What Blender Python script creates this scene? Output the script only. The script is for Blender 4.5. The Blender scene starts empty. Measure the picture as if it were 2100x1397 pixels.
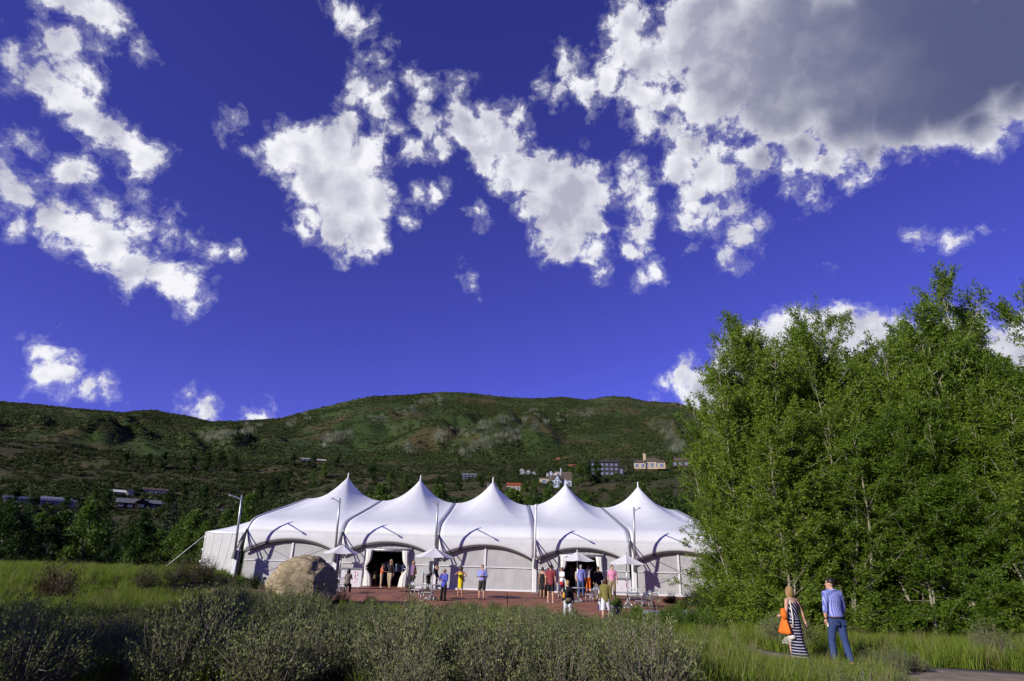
import bpy, bmesh, math, random
import numpy as np
from mathutils import Vector, Matrix, Euler
R = math.radians
rng = np.random.default_rng(7)
random.seed(7)
sc = bpy.context.scene
COL = sc.collection

# ------------------------------------------------------------------ camera
LENS, PITCH, ROLL, CAMZ = 20.0, 21.0, 1.8, 2.1
cam_d = bpy.data.cameras.new('camera')
cam_d.lens = LENS; cam_d.sensor_width = 36.0
cam_d.clip_start = 0.1; cam_d.clip_end = 20000
cam = bpy.data.objects.new('camera', cam_d)
COL.objects.link(cam)
CROT = Matrix.Rotation(R(90 + PITCH), 3, 'X') @ Matrix.Rotation(R(ROLL), 3, 'Z')
cam.matrix_world = Matrix.Translation((0, 0, CAMZ)) @ CROT.to_4x4()
sc.camera = cam
PW, PH = 2100.0, 1397.0                      # size of the photograph: used to measure it
FPX = PW * LENS / 36.0
CR = np.array(CROT)
def ray(px, py):
    v = np.array([(px - PW / 2) / FPX, -(py - PH / 2) / FPX, -1.0])
    w = CR @ v
    return w / np.linalg.norm(w)
def at(px, py, Y):
    d = ray(px, py); t = Y / d[1]
    return Vector((d[0] * t, Y, CAMZ + d[2] * t))
def project(p):
    q = CR.T @ (np.array(p) - np.array([0, 0, CAMZ]))
    return PW / 2 + FPX * q[0] / -q[2], PH / 2 - FPX * q[1] / -q[2]
def at_x(px, Y, z):
    py = 1150.0; p = None
    for _ in range(6):
        p = at(px, py, Y); p.z = z
        py = project(p)[1]
    return Vector((p.x, Y, z))
def on_plane(px, py, z=0.0):
    d = ray(px, py); t = (z - CAMZ) / d[2]
    return Vector((d[0] * t, d[1] * t, z))

# ------------------------------------------------------------------ render, sun and sky
sc.render.engine = 'CYCLES'
sc.cycles.use_denoising = True
sc.cycles.use_adaptive_sampling = True; sc.cycles.adaptive_threshold = 0.015; sc.cycles.adaptive_min_samples = 12
sc.cycles.max_bounces = 5; sc.cycles.diffuse_bounces = 2; sc.cycles.transparent_max_bounces = 8
sc.cycles.sample_clamp_indirect = 6.0
sc.view_settings.view_transform = 'Standard'
sc.view_settings.look = 'None'
sc.view_settings.exposure = 0.0
sc.view_settings.gamma = 1.0
SUN_EL = 22.0
SX, SY = 0.77, 0.64                          # the way the light travels over the ground
ce, se = math.cos(R(SUN_EL)), math.sin(R(SUN_EL))
LDIR = Vector((SX * ce, SY * ce, -se)).normalized()
sun_d = bpy.data.lights.new('sun', 'SUN')
sun_d.energy = 5.0; sun_d.angle = R(0.5); sun_d.color = (1.0, 0.95, 0.85)
sun = bpy.data.objects.new('sun', sun_d)
COL.objects.link(sun)
sun.rotation_euler = LDIR.to_track_quat('-Z', 'Y').to_euler()
sun.location = (-60, -50, 40)

SKY_S = 0.09
world = bpy.data.worlds.new('World'); sc.world = world; world.use_nodes = True
world.cycles.sampling_method = 'NONE'
wt = world.node_tree; wt.nodes.clear()
class NT:
    """small helper to write node trees"""
    def __init__(s, tree): s.t = tree
    def n(s, kind, ins=None, **props):
        nd = s.t.nodes.new(kind)
        for k, v in props.items(): setattr(nd, k, v)
        for k, v in (ins or {}).items():
            sock = nd.inputs[k]
            if hasattr(v, 'is_output') or isinstance(v, bpy.types.NodeSocket): s.t.links.new(v, sock)
            else: sock.default_value = v
        return nd
    def math(s, op, a, b=None, c=None, clamp=False):
        ins = {0: a}
        if b is not None: ins[1] = b
        if c is not None: ins[2] = c
        return s.n('ShaderNodeMath', ins, operation=op, use_clamp=clamp).outputs[0]
    def vmath(s, op, a, b=None, scale=None):
        ins = {0: a}
        if b is not None: ins[1] = b
        nd = s.n('ShaderNodeVectorMath', ins, operation=op)
        if scale is not None: nd.inputs['Scale'].default_value = scale
        return nd.outputs['Value'] if op in ('DISTANCE', 'LENGTH', 'DOT_PRODUCT') else nd.outputs['Vector']
    def noise(s, vec, scale, detail=6, rough=0.55, dist=0.0, out='Fac'):
        ins = {'Scale': scale, 'Detail': detail, 'Roughness': rough, 'Distortion': dist}
        if vec is not None: ins['Vector'] = vec
        return s.n('ShaderNodeTexNoise', ins).outputs[out]
    def rng(s, v, a, b, c=0.0, d=1.0, smooth=True):
        return s.n('ShaderNodeMapRange', {'Value': v, 'From Min': a, 'From Max': b, 'To Min': c, 'To Max': d},
                   interpolation_type='SMOOTHSTEP' if smooth else 'LINEAR').outputs['Result']
    def mix(s, f, a, b, mode='MIX'):
        nd = s.t.nodes.new('ShaderNodeMix'); nd.data_type = 'RGBA'; nd.blend_type = mode
        for i, v in ((0, f), (6, a), (7, b)):
            if isinstance(v, bpy.types.NodeSocket): s.t.links.new(v, nd.inputs[i])
            else: nd.inputs[i].default_value = v if i == 0 else (*v, 1.0)[:4]
        return nd.outputs[2]

# clouds: each row is a bank given by its lobes, (x, y, radius) as measured on the photograph
# and turned into directions of the sky dome
CLOUDS = [
 (130,-10,60),(190,25,55),(240,55,45),(285,80,28),(110,-40,60),
 (30,110,40),(80,110,42),(130,95,48),(150,140,55),(90,160,52),(130,205,55),(175,235,50),(215,265,48),(255,300,45),(295,320,42),(322,332,25),(280,355,25),(5,185,18),
 (60,295,30),(145,355,45),(275,400,16),
 (5,350,48),(45,405,58),(100,440,58),(165,470,58),(230,510,60),(280,545,55),(320,560,45),(360,595,42),(405,622,30),(45,462,34),(215,425,36),(290,465,36),(345,475,36),(400,490,30),(440,508,24),(470,520,15),(390,572,34),
 (95,718,22),(150,735,20),(90,772,34),(130,780,38),(175,792,30),(215,788,28),(420,832,30),(388,838,18),(383,812,14),(540,862,34),
 (480,258,24),(463,287,9),
 (525,312,28),(570,318,50),(620,308,58),(680,298,68),(712,262,48),(740,330,68),(655,365,80),(720,400,90),(758,400,55),(700,450,72),(740,470,62),(720,500,45),(762,495,40),(650,450,40),(618,470,16),
 (720,25,36),(742,50,32),(690,8,24),(765,130,28),(740,178,38),(785,190,40),(770,220,36),(725,205,28),(850,170,32),(875,190,30),(945,188,26),(862,240,36),(828,258,28),(880,262,42),(850,300,34),(900,295,36),(775,285,28),(800,92,7),
 (960,265,56),(1010,260,56),(1042,300,58),(1000,312,50),(1062,350,62),(1110,358,66),(1160,380,72),(1200,400,72),(1240,410,45),(1150,440,78),(1200,450,56),(1150,500,48),(1110,420,55),(1225,520,40),(1232,552,24),(1056,248,26),
 (850,395,20),(890,395,20),(920,372,20),(975,432,20),(985,462,16),(832,458,20),(965,575,22),(945,545,10),
 (1310,375,46),(1300,420,32),(1330,430,26),(1312,480,40),(1290,512,30),(1345,560,24),(1318,572,14),
 (1420,300,55),(1400,350,50),(1450,350,60),(1500,358,42),(1425,400,48),(1410,455,34),(1445,430,34),(1500,418,28),
 (1520,490,44),(1553,462,26),(1498,520,32),(1415,510,9),
 (1125,180,26),(1160,140,40),(1150,190,34),(1200,190,44),(1250,175,50),(1282,100,62),(1290,40,55),(1280,-10,50),(1300,190,55),(1330,130,55),(1395,60,62),(1350,200,46),(1318,245,40),(1380,260,45),
 (1450,60,120),(1480,170,110),(1580,80,150),(1600,210,120),(1700,120,170),(1750,230,115),(1850,80,210),(1850,220,125),(1950,180,150),(2060,80,200),(2000,250,85),(2090,190,90),(2200,60,240),(2000,-140,240),(1640,300,62),(1700,330,44),(1780,310,55),(1560,320,55),(1620,375,34),(1670,408,28),(1740,375,24),
 (2035,292,26),(2065,280,28),(2100,268,30),
 (1880,480,22),(1960,488,15),(1990,478,17),(2022,465,14),(1715,545,10),
 (1415,775,36),(1440,800,48),(1480,800,58),(1500,750,48),(1540,720,48),(1580,705,50),(1650,672,46),(1620,690,56),(1755,672,48),(1720,690,58),(1785,685,42),(1700,760,100),(1600,780,90),(1820,740,80),(1900,702,48),(1950,682,48),(2000,672,42),(2045,682,44),(1950,740,80),(2050,730,70),(1360,790,12),(1345,824,14),(1400,850,30),
]
def sky_lobes():
    out = []
    for x, y, r in CLOUDS:
        c = ray(x, y)
        rr = (np.linalg.norm(ray(x + r, y) - c) + np.linalg.norm(ray(x, y + r) - c)) / 2
        rr *= 1.28 if (x > 1380 and y > 600) else 1.15 if y > 600 else 1.08 if x < 500 else 1.0
        out.append((c, float(rr)))
    return out
w = NT(wt)
tc = w.n('ShaderNodeTexCoord').outputs['Generated']
sky = w.n('ShaderNodeTexSky', sky_type='NISHITA', sun_disc=False, sun_elevation=R(SUN_EL),
          sun_rotation=math.atan2(-SX, -SY), altitude=2400.0, air_density=1.0, dust_density=0.3, ozone_density=3.0)
SKY_TINT = (0.78, 0.52, 1.62)
sky_c = w.mix(1.0, sky.outputs[0], SKY_TINT, 'MULTIPLY')
warp = w.vmath('SUBTRACT', w.noise(tc, 16.0, 4, 0.6, out='Color'), (0.5, 0.5, 0.5))
p = w.vmath('ADD', tc, w.vmath('SCALE', warp, scale=0.032))
T = None
for c, r in sky_lobes():
    d = w.math('SUBTRACT', r * 0.98 + 0.002, w.vmath('DISTANCE', p, tuple(c)))
    T = d if T is None else w.math('MAXIMUM', T, d)
sdir = (-SX * ce, -SY * ce, se)
n_edge = w.noise(p, 24.0, 8, 0.65)
s1 = w.noise(p, 14.0, 4, 0.5)
s2 = w.noise(w.vmath('ADD', p, tuple(0.022 * v for v in sdir)), 14.0, 4, 0.5)
nlow = w.noise(p, 6.0, 3, 0.5)
dens = w.math('ADD', w.math('ADD', T, -0.005), w.math('MULTIPLY', w.math('SUBTRACT', n_edge, 0.5), 0.115))
alpha = w.rng(dens, -0.002, 0.020)
wisp = w.math('MULTIPLY', w.rng(w.math('ADD', dens, 0.012), 0.0, 0.022), 0.22)
alpha = w.math('MAXIMUM', alpha, wisp)
relief = w.math('MULTIPLY', w.math('SUBTRACT', s1, s2), 2.8)  # sunward light and shade of the billows, painted into the cloud colour
thick = w.math('ADD', T, w.math('MULTIPLY', w.math('SUBTRACT', nlow, 0.5), 0.09))
grey = w.rng(thick, -0.004, 0.060)  # thicker cloud painted greyer in place of its self-shadow
core = w.vmath('DISTANCE', p, tuple(ray(2040, 40)))        # thick heart of the big bank, its shade painted as dark colour
deep = w.math('MULTIPLY', w.rng(w.math('ADD', core, w.math('MULTIPLY', nlow, 0.22)), 0.62, 0.16), w.rng(T, 0.0, 0.05))
CW, CG, CD = (0.92, 0.92, 0.97), (0.46, 0.46, 0.58), (0.095, 0.11, 0.23)
ccol = w.mix(w.math('SUBTRACT', w.math('MULTIPLY', grey, 0.80), relief, clamp=True), CW, CG)
ccol = w.mix(deep, ccol, CD)
ccol = w.mix(1.0, ccol, (1 / SKY_S,) * 3, 'MULTIPLY')
final = w.mix(alpha, sky_c, ccol)
bg = w.n('ShaderNodeBackground', {'Color': final, 'Strength': SKY_S})
wo = w.n('ShaderNodeOutputWorld', {'Surface': bg.outputs[0]})

# ------------------------------------------------------------------ helpers
def tag(o, label=None, cat=None, group=None, kind=None):
    if label: o['label'] = label
    if cat: o['category'] = cat
    if group: o['group'] = group
    if kind: o['kind'] = kind
    return o
def mesh_np(name, V, F, attrs=None):
    """mesh from arrays: V (n,3); F a list of (m,k) index arrays"""
    me = bpy.data.meshes.new(name)
    V = np.asarray(V, dtype=np.float32).reshape(-1, 3)
    Fs = [np.asarray(f, dtype=np.int32) for f in (F if isinstance(F, list) else [F]) if len(f)]
    me.vertices.add(len(V)); me.vertices.foreach_set('co', V.ravel())
    nl = sum(f.size for f in Fs); npoly = sum(len(f) for f in Fs)
    me.loops.add(nl); me.loops.foreach_set('vertex_index', np.concatenate([f.ravel() for f in Fs]))
    me.polygons.add(npoly)
    tot = np.concatenate([np.full(len(f), f.shape[1], dtype=np.int32) for f in Fs])
    start = np.concatenate([[0], np.cumsum(tot)[:-1]]).astype(np.int32)
    me.polygons.foreach_set('loop_start', start); me.polygons.foreach_set('loop_total', tot)
    for k, v in (attrs or {}).items():
        a = me.attributes.new(k, 'FLOAT', 'POINT'); a.data.foreach_set('value', np.asarray(v, dtype=np.float32))
    me.update(calc_edges=True); me.validate()
    return me
def link(name, me, m=None, parent=None, smooth=False):
    o = bpy.data.objects.new(name, me); COL.objects.link(o)
    if m is not None and me is not None and len(me.materials) == 0: me.materials.append(m)
    if parent: o.parent = parent
    if smooth and len(me.polygons): me.polygons.foreach_set('use_smooth', np.ones(len(me.polygons), dtype=bool))
    return o
def empty(name, loc=(0, 0, 0), rz=0.0, label=None, cat=None, group=None):
    o = bpy.data.objects.new(name, None); COL.objects.link(o)
    o.location = loc; o.rotation_euler = (0, 0, rz); o.empty_display_size = 0.3
    return tag(o, label, cat, group)
def copy_tree(o, parent=None):
    c = o.copy(); COL.objects.link(c); c.parent = parent
    for ch in o.children: copy_tree(ch, c)
    return c

class MB:
    """collects boxes, tubes and patches; build() links them as one mesh object"""
    def __init__(s): s.v = []; s.f = []
    def add(s, V, F):
        b = len(s.v); s.v += [tuple(p) for p in V]; s.f += [tuple(i + b for i in f) for f in F]; return s
    def box(s, c, d, rz=0.0, taper=1.0, rx=0.0, bev=0.0):
        hx, hy, hz = d[0] / 2, d[1] / 2, d[2] / 2
        m = Matrix.Translation(c) @ Euler((rx, 0, rz)).to_matrix().to_4x4()
        if bev > 0:
            b = min(bev, hx * .9, hy * .9, hz * .9); V = []
            for z, ins in ((-hz, b), (-hz + b, 0), (hz - b, 0), (hz, b)):
                for (x, y) in ((-hx + b, -hy), (hx - b, -hy), (hx, -hy + b), (hx, hy - b), (hx - b, hy), (-hx + b, hy), (-hx, hy - b), (-hx, -hy + b)):
                    kx = (hx - ins) / hx; ky = (hy - ins) / hy
                    V.append(m @ Vector((x * kx, y * ky, z)))
            F = [tuple(range(7, -1, -1)), tuple(range(24, 32))]
            for l in range(3):
                for i in range(8): j = (i + 1) % 8; F.append((l * 8 + i, l * 8 + j, l * 8 + 8 + j, l * 8 + 8 + i))
            return s.add(V, F)
        V = []
        for z, t in ((-hz, 1.0), (hz, taper)):
            for x, y in ((-hx, -hy), (hx, -hy), (hx, hy), (-hx, hy)): V.append(m @ Vector((x * t, y * t, z)))
        return s.add(V, [(3, 2, 1, 0), (4, 5, 6, 7), (0, 1, 5, 4), (1, 2, 6, 5), (2, 3, 7, 6), (3, 0, 4, 7)])
    def tube(s, pts, rad, n=8, cap=True, sx=1.0, closed=False):
        pts = [Vector(p) for p in pts]
        rad = [rad] * len(pts) if not hasattr(rad, '__len__') else rad
        V = []; up = Vector((0, 0, 1)); last = None
        for i, p in enumerate(pts):
            a = pts[max(i - 1, 0)]; b = pts[min(i + 1, len(pts) - 1)]
            if closed: a = pts[i - 1]; b = pts[(i + 1) % len(pts)]
            t = (b - a); t = t.normalized() if t.length > 1e-9 else Vector((0, 0, 1))
            if last is None:
                e = t.cross(up) if abs(t.z) < 0.95 else t.cross(Vector((0, 1, 0)))
            else: e = last - t * last.dot(t)
            e = e.normalized() if e.length > 1e-9 else t.orthogonal().normalized()
            last = e; g = t.cross(e)
            for k in range(n):
                an = 2 * math.pi * k / n
                V.append(p + (e * math.cos(an) * sx + g * math.sin(an)) * rad[i])
        F = []; m = len(pts)
        for i in range(m if closed else m - 1):
            i2 = (i + 1) % m
            for k in range(n): k2 = (k + 1) % n; F.append((i * n + k, i * n + k2, i2 * n + k2, i2 * n + k))
        if cap and not closed: F.append(tuple(range(n - 1, -1, -1))); F.append(tuple(range((m - 1) * n, m * n)))
        return s.add(V, F)
    def ell(s, c, r, nu=10, nv=7, rot=None):
        V = [];
        m = (rot.to_matrix() if rot else Matrix.Identity(3))
        for j in range(nv + 1):
            ph = math.pi * j / nv
            for i in range(nu):
                th = 2 * math.pi * i / nu
                V.append(Vector(c) + m @ Vector((r[0] * math.sin(ph) * math.cos(th), r[1] * math.sin(ph) * math.sin(th), r[2] * math.cos(ph))))
        F = []
        for j in range(nv):
            for i in range(nu):
                i2 = (i + 1) % nu; F.append((j * nu + i, (j + 1) * nu + i, (j + 1) * nu + i2, j * nu + i2))
        return s.add(V, F)
    def loft(s, rings, cap=True):
        n = len(rings[0]); V = [p for r in rings for p in r]; F = []
        for i in range(len(rings) - 1):
            for k in range(n): k2 = (k + 1) % n; F.append((i * n + k, i * n + k2, (i + 1) * n + k2, (i + 1) * n + k))
        if cap: F.append(tuple(range(n - 1, -1, -1))); F.append(tuple(range((len(rings) - 1) * n, len(rings) * n)))
        return s.add(V, F)
    def grid(s, P):
        """P[i][j] points -> an open patch"""
        n, m = len(P), len(P[0]); V = [p for row in P for p in row]
        F = [(i * m + j, i * m + j + 1, (i + 1) * m + j + 1, (i + 1) * m + j) for i in range(n - 1) for j in range(m - 1)]
        return s.add(V, F)
    def mesh(s, name):
        me = bpy.data.meshes.new(name); me.from_pydata([tuple(p) for p in s.v], [], s.f); me.validate(); me.update(); return me
    def build(s, name, m, parent=None, smooth=False, solid=0.0):
        o = link(name, s.mesh(name), m, parent, smooth)
        if solid:
            md = o.modifiers.new('thickness', 'SOLIDIFY'); md.thickness = solid; md.offset = 0
        return o

# value-noise in numpy for land and rocks
_P = rng.random((512, 512))
def vn2(x, y):
    xi = np.floor(x).astype(int); yi = np.floor(y).astype(int)
    fx = x - xi; fy = y - yi
    fx = fx * fx * (3 - 2 * fx); fy = fy * fy * (3 - 2 * fy)
    a = _P[xi % 512, yi % 512]; b = _P[(xi + 1) % 512, yi % 512]
    c = _P[xi % 512, (yi + 1) % 512]; d = _P[(xi + 1) % 512, (yi + 1) % 512]
    return (a * (1 - fx) + b * fx) * (1 - fy) + (c * (1 - fx) + d * fx) * fy
def fb2(x, y, o=5, g=0.5):
    s = 0; am = 1.0; tot = 0
    for k in range(o):
        s = s + am * vn2(x * 2 ** k + 17.3 * k, y * 2 ** k + 41.7 * k); tot += am; am *= g
    return s / tot
def fb3(P, f=1.0, o=4):
    x, y, z = P[:, 0] * f, P[:, 1] * f, P[:, 2] * f
    return (fb2(x + 3.1, y + 7.7, o) + fb2(y + 31.5, z + 11.3, o) + fb2(z + 57.2, x + 23.9, o)) / 3
def sstep(a, b, x):
    t = np.clip((np.asarray(x, dtype=float) - a) / (b - a), 0, 1); return t * t * (3 - 2 * t)

# ------------------------------------------------------------------ materials
MATS = {}
def mat(name, col, rough=0.7, var=0.12, scale=6.0, bump=0.0, bscale=None, metal=0.0, spec=0.3, coord='Object', trans=0.0, col2=None, detail=5):
    if name in MATS: return MATS[name]
    m = bpy.data.materials.new(name); m.use_nodes = True; t = m.node_tree; t.nodes.clear(); q = NT(t)
    tc = q.n('ShaderNodeTexCoord').outputs[coord]
    nf = q.noise(tc, scale, detail, 0.6)
    c1 = tuple(max(0, c * (1 - var)) for c in col); c2 = col2 or tuple(min(1, c * (1 + var)) for c in col)
    base = q.mix(q.rng(nf, 0.3, 0.7), c1, c2)
    b = q.n('ShaderNodeBsdfPrincipled', {'Base Color': base, 'Roughness': rough, 'Metallic': metal, 'Specular IOR Level': spec})
    if bump > 0:
        bn = q.noise(tc, bscale or scale * 3, 6, 0.6)
        bp = q.n('ShaderNodeBump', {'Height': bn, 'Strength': bump, 'Distance': 0.05})
        t.links.new(bp.outputs[0], b.inputs['Normal'])
    surf = b.outputs[0]
    if trans > 0:
        tr = q.n('ShaderNodeBsdfTranslucent', {'Color': base})
        surf = q.n('ShaderNodeMixShader', {0: trans, 1: b.outputs[0], 2: tr.outputs[0]}).outputs[0]
    q.n('ShaderNodeOutputMaterial', {'Surface': surf})
    MATS[name] = m; return m
def leaf_mat(name, a, b, c=None, trans=0.35, rough=0.55, inst=True):
    """leaves: colour differs from leaf to leaf (tint) and plant to plant"""
    m = bpy.data.materials.new(name); m.use_nodes = True; t = m.node_tree; t.nodes.clear(); q = NT(t)
    tint = q.n('ShaderNodeAttribute', attribute_name='tint').outputs['Fac']
    oi = q.n('ShaderNodeObjectInfo').outputs['Random']
    base = q.mix(tint, a, b)
    if c: base = q.mix(q.math('MULTIPLY', oi, 0.75), base, c)
    pr = q.n('ShaderNodeBsdfPrincipled', {'Base Color': base, 'Roughness': rough, 'Specular IOR Level': 0.25})
    tcol = q.mix(1.0, base, (1.25, 1.3, 0.6), 'MULTIPLY')
    tr = q.n('ShaderNodeBsdfTranslucent', {'Color': tcol})
    s = q.n('ShaderNodeMixShader', {0: trans, 1: pr.outputs[0], 2: tr.outputs[0]})
    q.n('ShaderNodeOutputMaterial', {'Surface': s.outputs[0]})
    MATS[name] = m; return m

# ------------------------------------------------------------------ land
def terrace_z(y): return -0.20 * (1 - sstep(30, 34.5, y))
PATH = [(17.5, 11.6), (13.5, 12.6), (10.3, 13.4), (7.6, 14.2), (6.0, 16.0), (5.2, 18.5), (4.9, 21.5), (4.4, 24.5), (3.8, 27.5), (3.4, 30.5)]
def path_d(x, y):
    d = np.full(np.shape(x), 1e9)
    for (ax, ay), (bx, by) in zip(PATH[:-1], PATH[1:]):
        t = np.clip(((x - ax) * (bx - ax) + (y - ay) * (by - ay)) / ((bx - ax) ** 2 + (by - ay) ** 2), 0, 1)
        d = np.minimum(d, np.hypot(x - ax - t * (bx - ax), y - ay - t * (by - ay)))
    return d
def near_z(x, y):
    x = np.asarray(x, dtype=float); y = np.asarray(y, dtype=float)
    z = 0.50 * (1 - sstep(11, 22, y)) * (1 - sstep(2.0, 7.5, x))
    z = z + 0.05 * (1 - sstep(16, 22, y)) * sstep(2.0, 7.5, x)
    z = z - 0.22 * sstep(18, 23, y) * (1 - sstep(31, 34.5, y)) * sstep(-9, -3, x)
    z = z + 0.55 * (1 - sstep(-19.5, -15.5, x)) * sstep(16, 34, y)
    drop = sstep(47, 82, y - 0.15 * np.minimum(x + 22, 0) * 0) * (1 - sstep(-30, -23, x))
    z = z - 6.0 * drop
    z = z - 5.0 * sstep(70, 110, y) * sstep(-30, -23, x)
    nz = (fb2(x * 0.45 + 9, y * 0.45 + 5, 4) - 0.5) * 0.30
    flat = np.maximum(((x > -17.5) & (x < 18) & (y > 29) & (y < 71)).astype(float), 1 - sstep(0.9, 2.2, path_d(x, y)))
    z = z + nz * (1 - flat)
    z = z - 0.10 * ((x > -17.5) & (x < 18) & (y > 29.5) & (y < 71))
    return z
def curve_row(pts):
    A = []
    for x, y in pts:
        d = ray(x, y); A.append((math.atan2(d[0], d[1]), d[2] / math.hypot(d[0], d[1])))
    A = np.array(sorted(A)); return A
ROWS = [
 (210, curve_row([(-300,1098),(0,1098),(400,1090),(800,1076),(1100,1070),(1500,1075),(2100,1095),(2400,1100)])),
 (460, curve_row([(-300,1006),(0,1008),(300,1012),(600,1000),(900,985),(1100,984),(1300,970),(1450,962),(2100,960),(2400,960)])),
 (900, curve_row([(-300,903),(0,912),(150,922),(300,938),(450,945),(600,945),(800,955),(1000,955),(1200,950),(1450,930),(2100,925),(2400,925)])),
 (1150, curve_row([(-300,908),(0,917),(300,940),(600,944),(1000,948),(1450,922),(2100,915),(2400,915)])),
 (1750, curve_row([(-300,872),(0,876),(150,866),(300,876),(450,892),(600,905),(750,898),(900,888),(1100,890),(1300,884),(1450,890),(2100,890),(2400,890)])),
 (2600, curve_row([(-300,812),(0,822),(40,826),(90,832),(150,838),(200,842),(250,846),(320,841),(345,847),(380,852),(440,865),(520,862),(580,858),(640,840),(700,825),(760,813),(830,810),(905,803),(960,806),(1020,812),(1100,818),(1160,814),(1200,820),(1255,812),(1290,814),(1330,823),(1390,826),(1430,842),(1470,852),(1520,866),(1600,880),(1800,885),(2100,880),(2400,880)])),
]
SPURS = [  # (points on the photograph, height in m, half width in px)
 ([(1268,816),(1180,848),(1090,878),(1010,902),(950,930)], 85, 85),
 ([(1110,838),(1000,872),(900,892),(830,925)], 70, 70),
 ([(905,805),(830,845),(730,872),(660,910)], 85, 80),
 ([(1285,816),(1330,845),(1375,880),(1400,920)], 60, 38),
 ([(640,842),(560,872),(470,885),(380,900)], 45, 60),
 ([(330,842),(300,862),(210,885),(120,905)], 40, 55),
 ([(90,832),(60,855),(-40,885)], 35, 55),
 ([(1400,828),(1450,860),(1480,900)], 50, 35),
 ([(760,815),(740,835),(690,850)], 30, 30),
]
AZ = np.radians(np.concatenate([np.linspace(-180, -80, 26), np.linspace(-78, 78, 521), np.linspace(80, 180, 26)]))
RN = np.concatenate([np.geomspace(1.6, 95, 150), np.geomspace(98, 900, 150)[1:]])
RM = np.concatenate([np.geomspace(900, 2600, 150), np.linspace(2640, 3400, 12)])
def far_z(A, Rr):
    knots = [95.0] + [r for r, _ in ROWS] + [3400.0]
    cols = [near_z(95 * np.sin(A), 95 * np.cos(A))]
    for r, c in ROWS: cols.append(CAMZ + r * np.interp(A, c[:, 0], c[:, 1]))
    cols.append(cols[-1] - 150)
    Z = np.array(cols)
    lr = np.log(np.clip(Rr, 95, 3400)); lk = np.log(np.array(knots))
    k = np.clip(np.searchsorted(lk, lr, side='right') - 1, 0, len(lk) - 2)
    t = (np.exp(lr) - np.exp(lk[k])) / (np.exp(lk[k + 1]) - np.exp(lk[k]))
    idx = np.arange(len(A))
    return Z[k, idx] * (1 - t) + Z[k + 1, idx] * t
def land_z(A, Rr):
    """height of the land at azimuth A and distance Rr (flat arrays)"""
    A = np.asarray(A, dtype=float); Rr = np.asarray(Rr, dtype=float)
    x = Rr * np.sin(A); y = Rr * np.cos(A)
    z = np.where(Rr <= 95, near_z(np.clip(x, -95, 95), np.clip(y, -5, 95)), far_z(A, Rr))
    hill = sstep(150, 300, Rr) * (1 - sstep(880, 1000, Rr))
    z = z + hill * (fb2(x * 0.012, y * 0.012 + 3, 4) - 0.5) * 26 * sstep(150, 500, Rr)
    mt = sstep(950, 1500, Rr)
    edge = 1 - 0.85 * sstep(2250, 2600, Rr)
    rid = 1 - np.abs(2 * fb2(A * 17 + Rr * 0.0016, Rr * 0.0016, 3, 0.4) - 1)
    z = z + mt * edge * ((rid - 0.75) * 20 + (fb2(x * 0.005, y * 0.005, 4, 0.4) - 0.5) * 34)
    if np.any(Rr > 900):
        # spurs that run down from the ridge
        q = np.stack([x, y, z - CAMZ], 1) @ CR
        px = PW / 2 + FPX * q[:, 0] / -q[:, 2]; py = PH / 2 - FPX * q[:, 1] / -q[:, 2]
        up = np.zeros_like(z)
        for pts, h, wd in SPURS:
            best = np.full(len(z), 1e9); tt = np.zeros(len(z))
            n = len(pts) - 1
            for i in range(n):
                (ax, ay), (bx, by) = pts[i], pts[i + 1]
                t = np.clip(((px - ax) * (bx - ax) + 6 * (py - ay) * 6 * (by - ay)) / ((bx - ax) ** 2 + 36 * (by - ay) ** 2), 0, 1)
                d = np.hypot(px - ax - t * (bx - ax), 1.6 * (py - ay - t * (by - ay)))
                s = d < best; best = np.where(s, d, best); tt = np.where(s, (i + t) / n, tt)
            up = np.maximum(up, h * np.clip(1 - best / wd, 0, 1) ** 1.15 * np.sin(np.pi * np.clip(0.12 + 0.82 * tt, 0, 1)))
        z = z + up * sstep(950, 1200, Rr) * (1 - sstep(1500, 2350, Rr))
    return z
def land_at(A, r): return float(land_z(np.array([A]), np.array([r]))[0])
_LR = np.geomspace(60, 2590, 520)
def hit(px, py):
    """where the sight line of a photograph point meets the land"""
    d = ray(px, py); A = math.atan2(d[0], d[1]); h = math.hypot(d[0], d[1]); el = d[2] / h
    z = land_z(np.full(len(_LR), A), _LR)
    k = np.nonzero(z >= CAMZ + _LR * el)[0]
    r = _LR[k[0]] if len(k) else 2500.0
    return Vector((r * math.sin(A), r * math.cos(A), land_at(A, r))), r

def polar(name, rr, m):
    A, Q = np.meshgrid(AZ, rr, indexing='ij'); a = A.ravel(); q = Q.ravel()
    z = land_z(a, q)
    V = np.stack([q * np.sin(a), q * np.cos(a), z], 1)
    n, k = len(AZ), len(rr)
    i = (np.arange(n - 1)[:, None] * k + np.arange(k - 1)[None]).ravel()
    F = np.stack([i, i + k, i + k + 1, i + 1], 1)[:, ::-1]
    return link(name, mesh_np(name, V, F), m, smooth=True)

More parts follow.
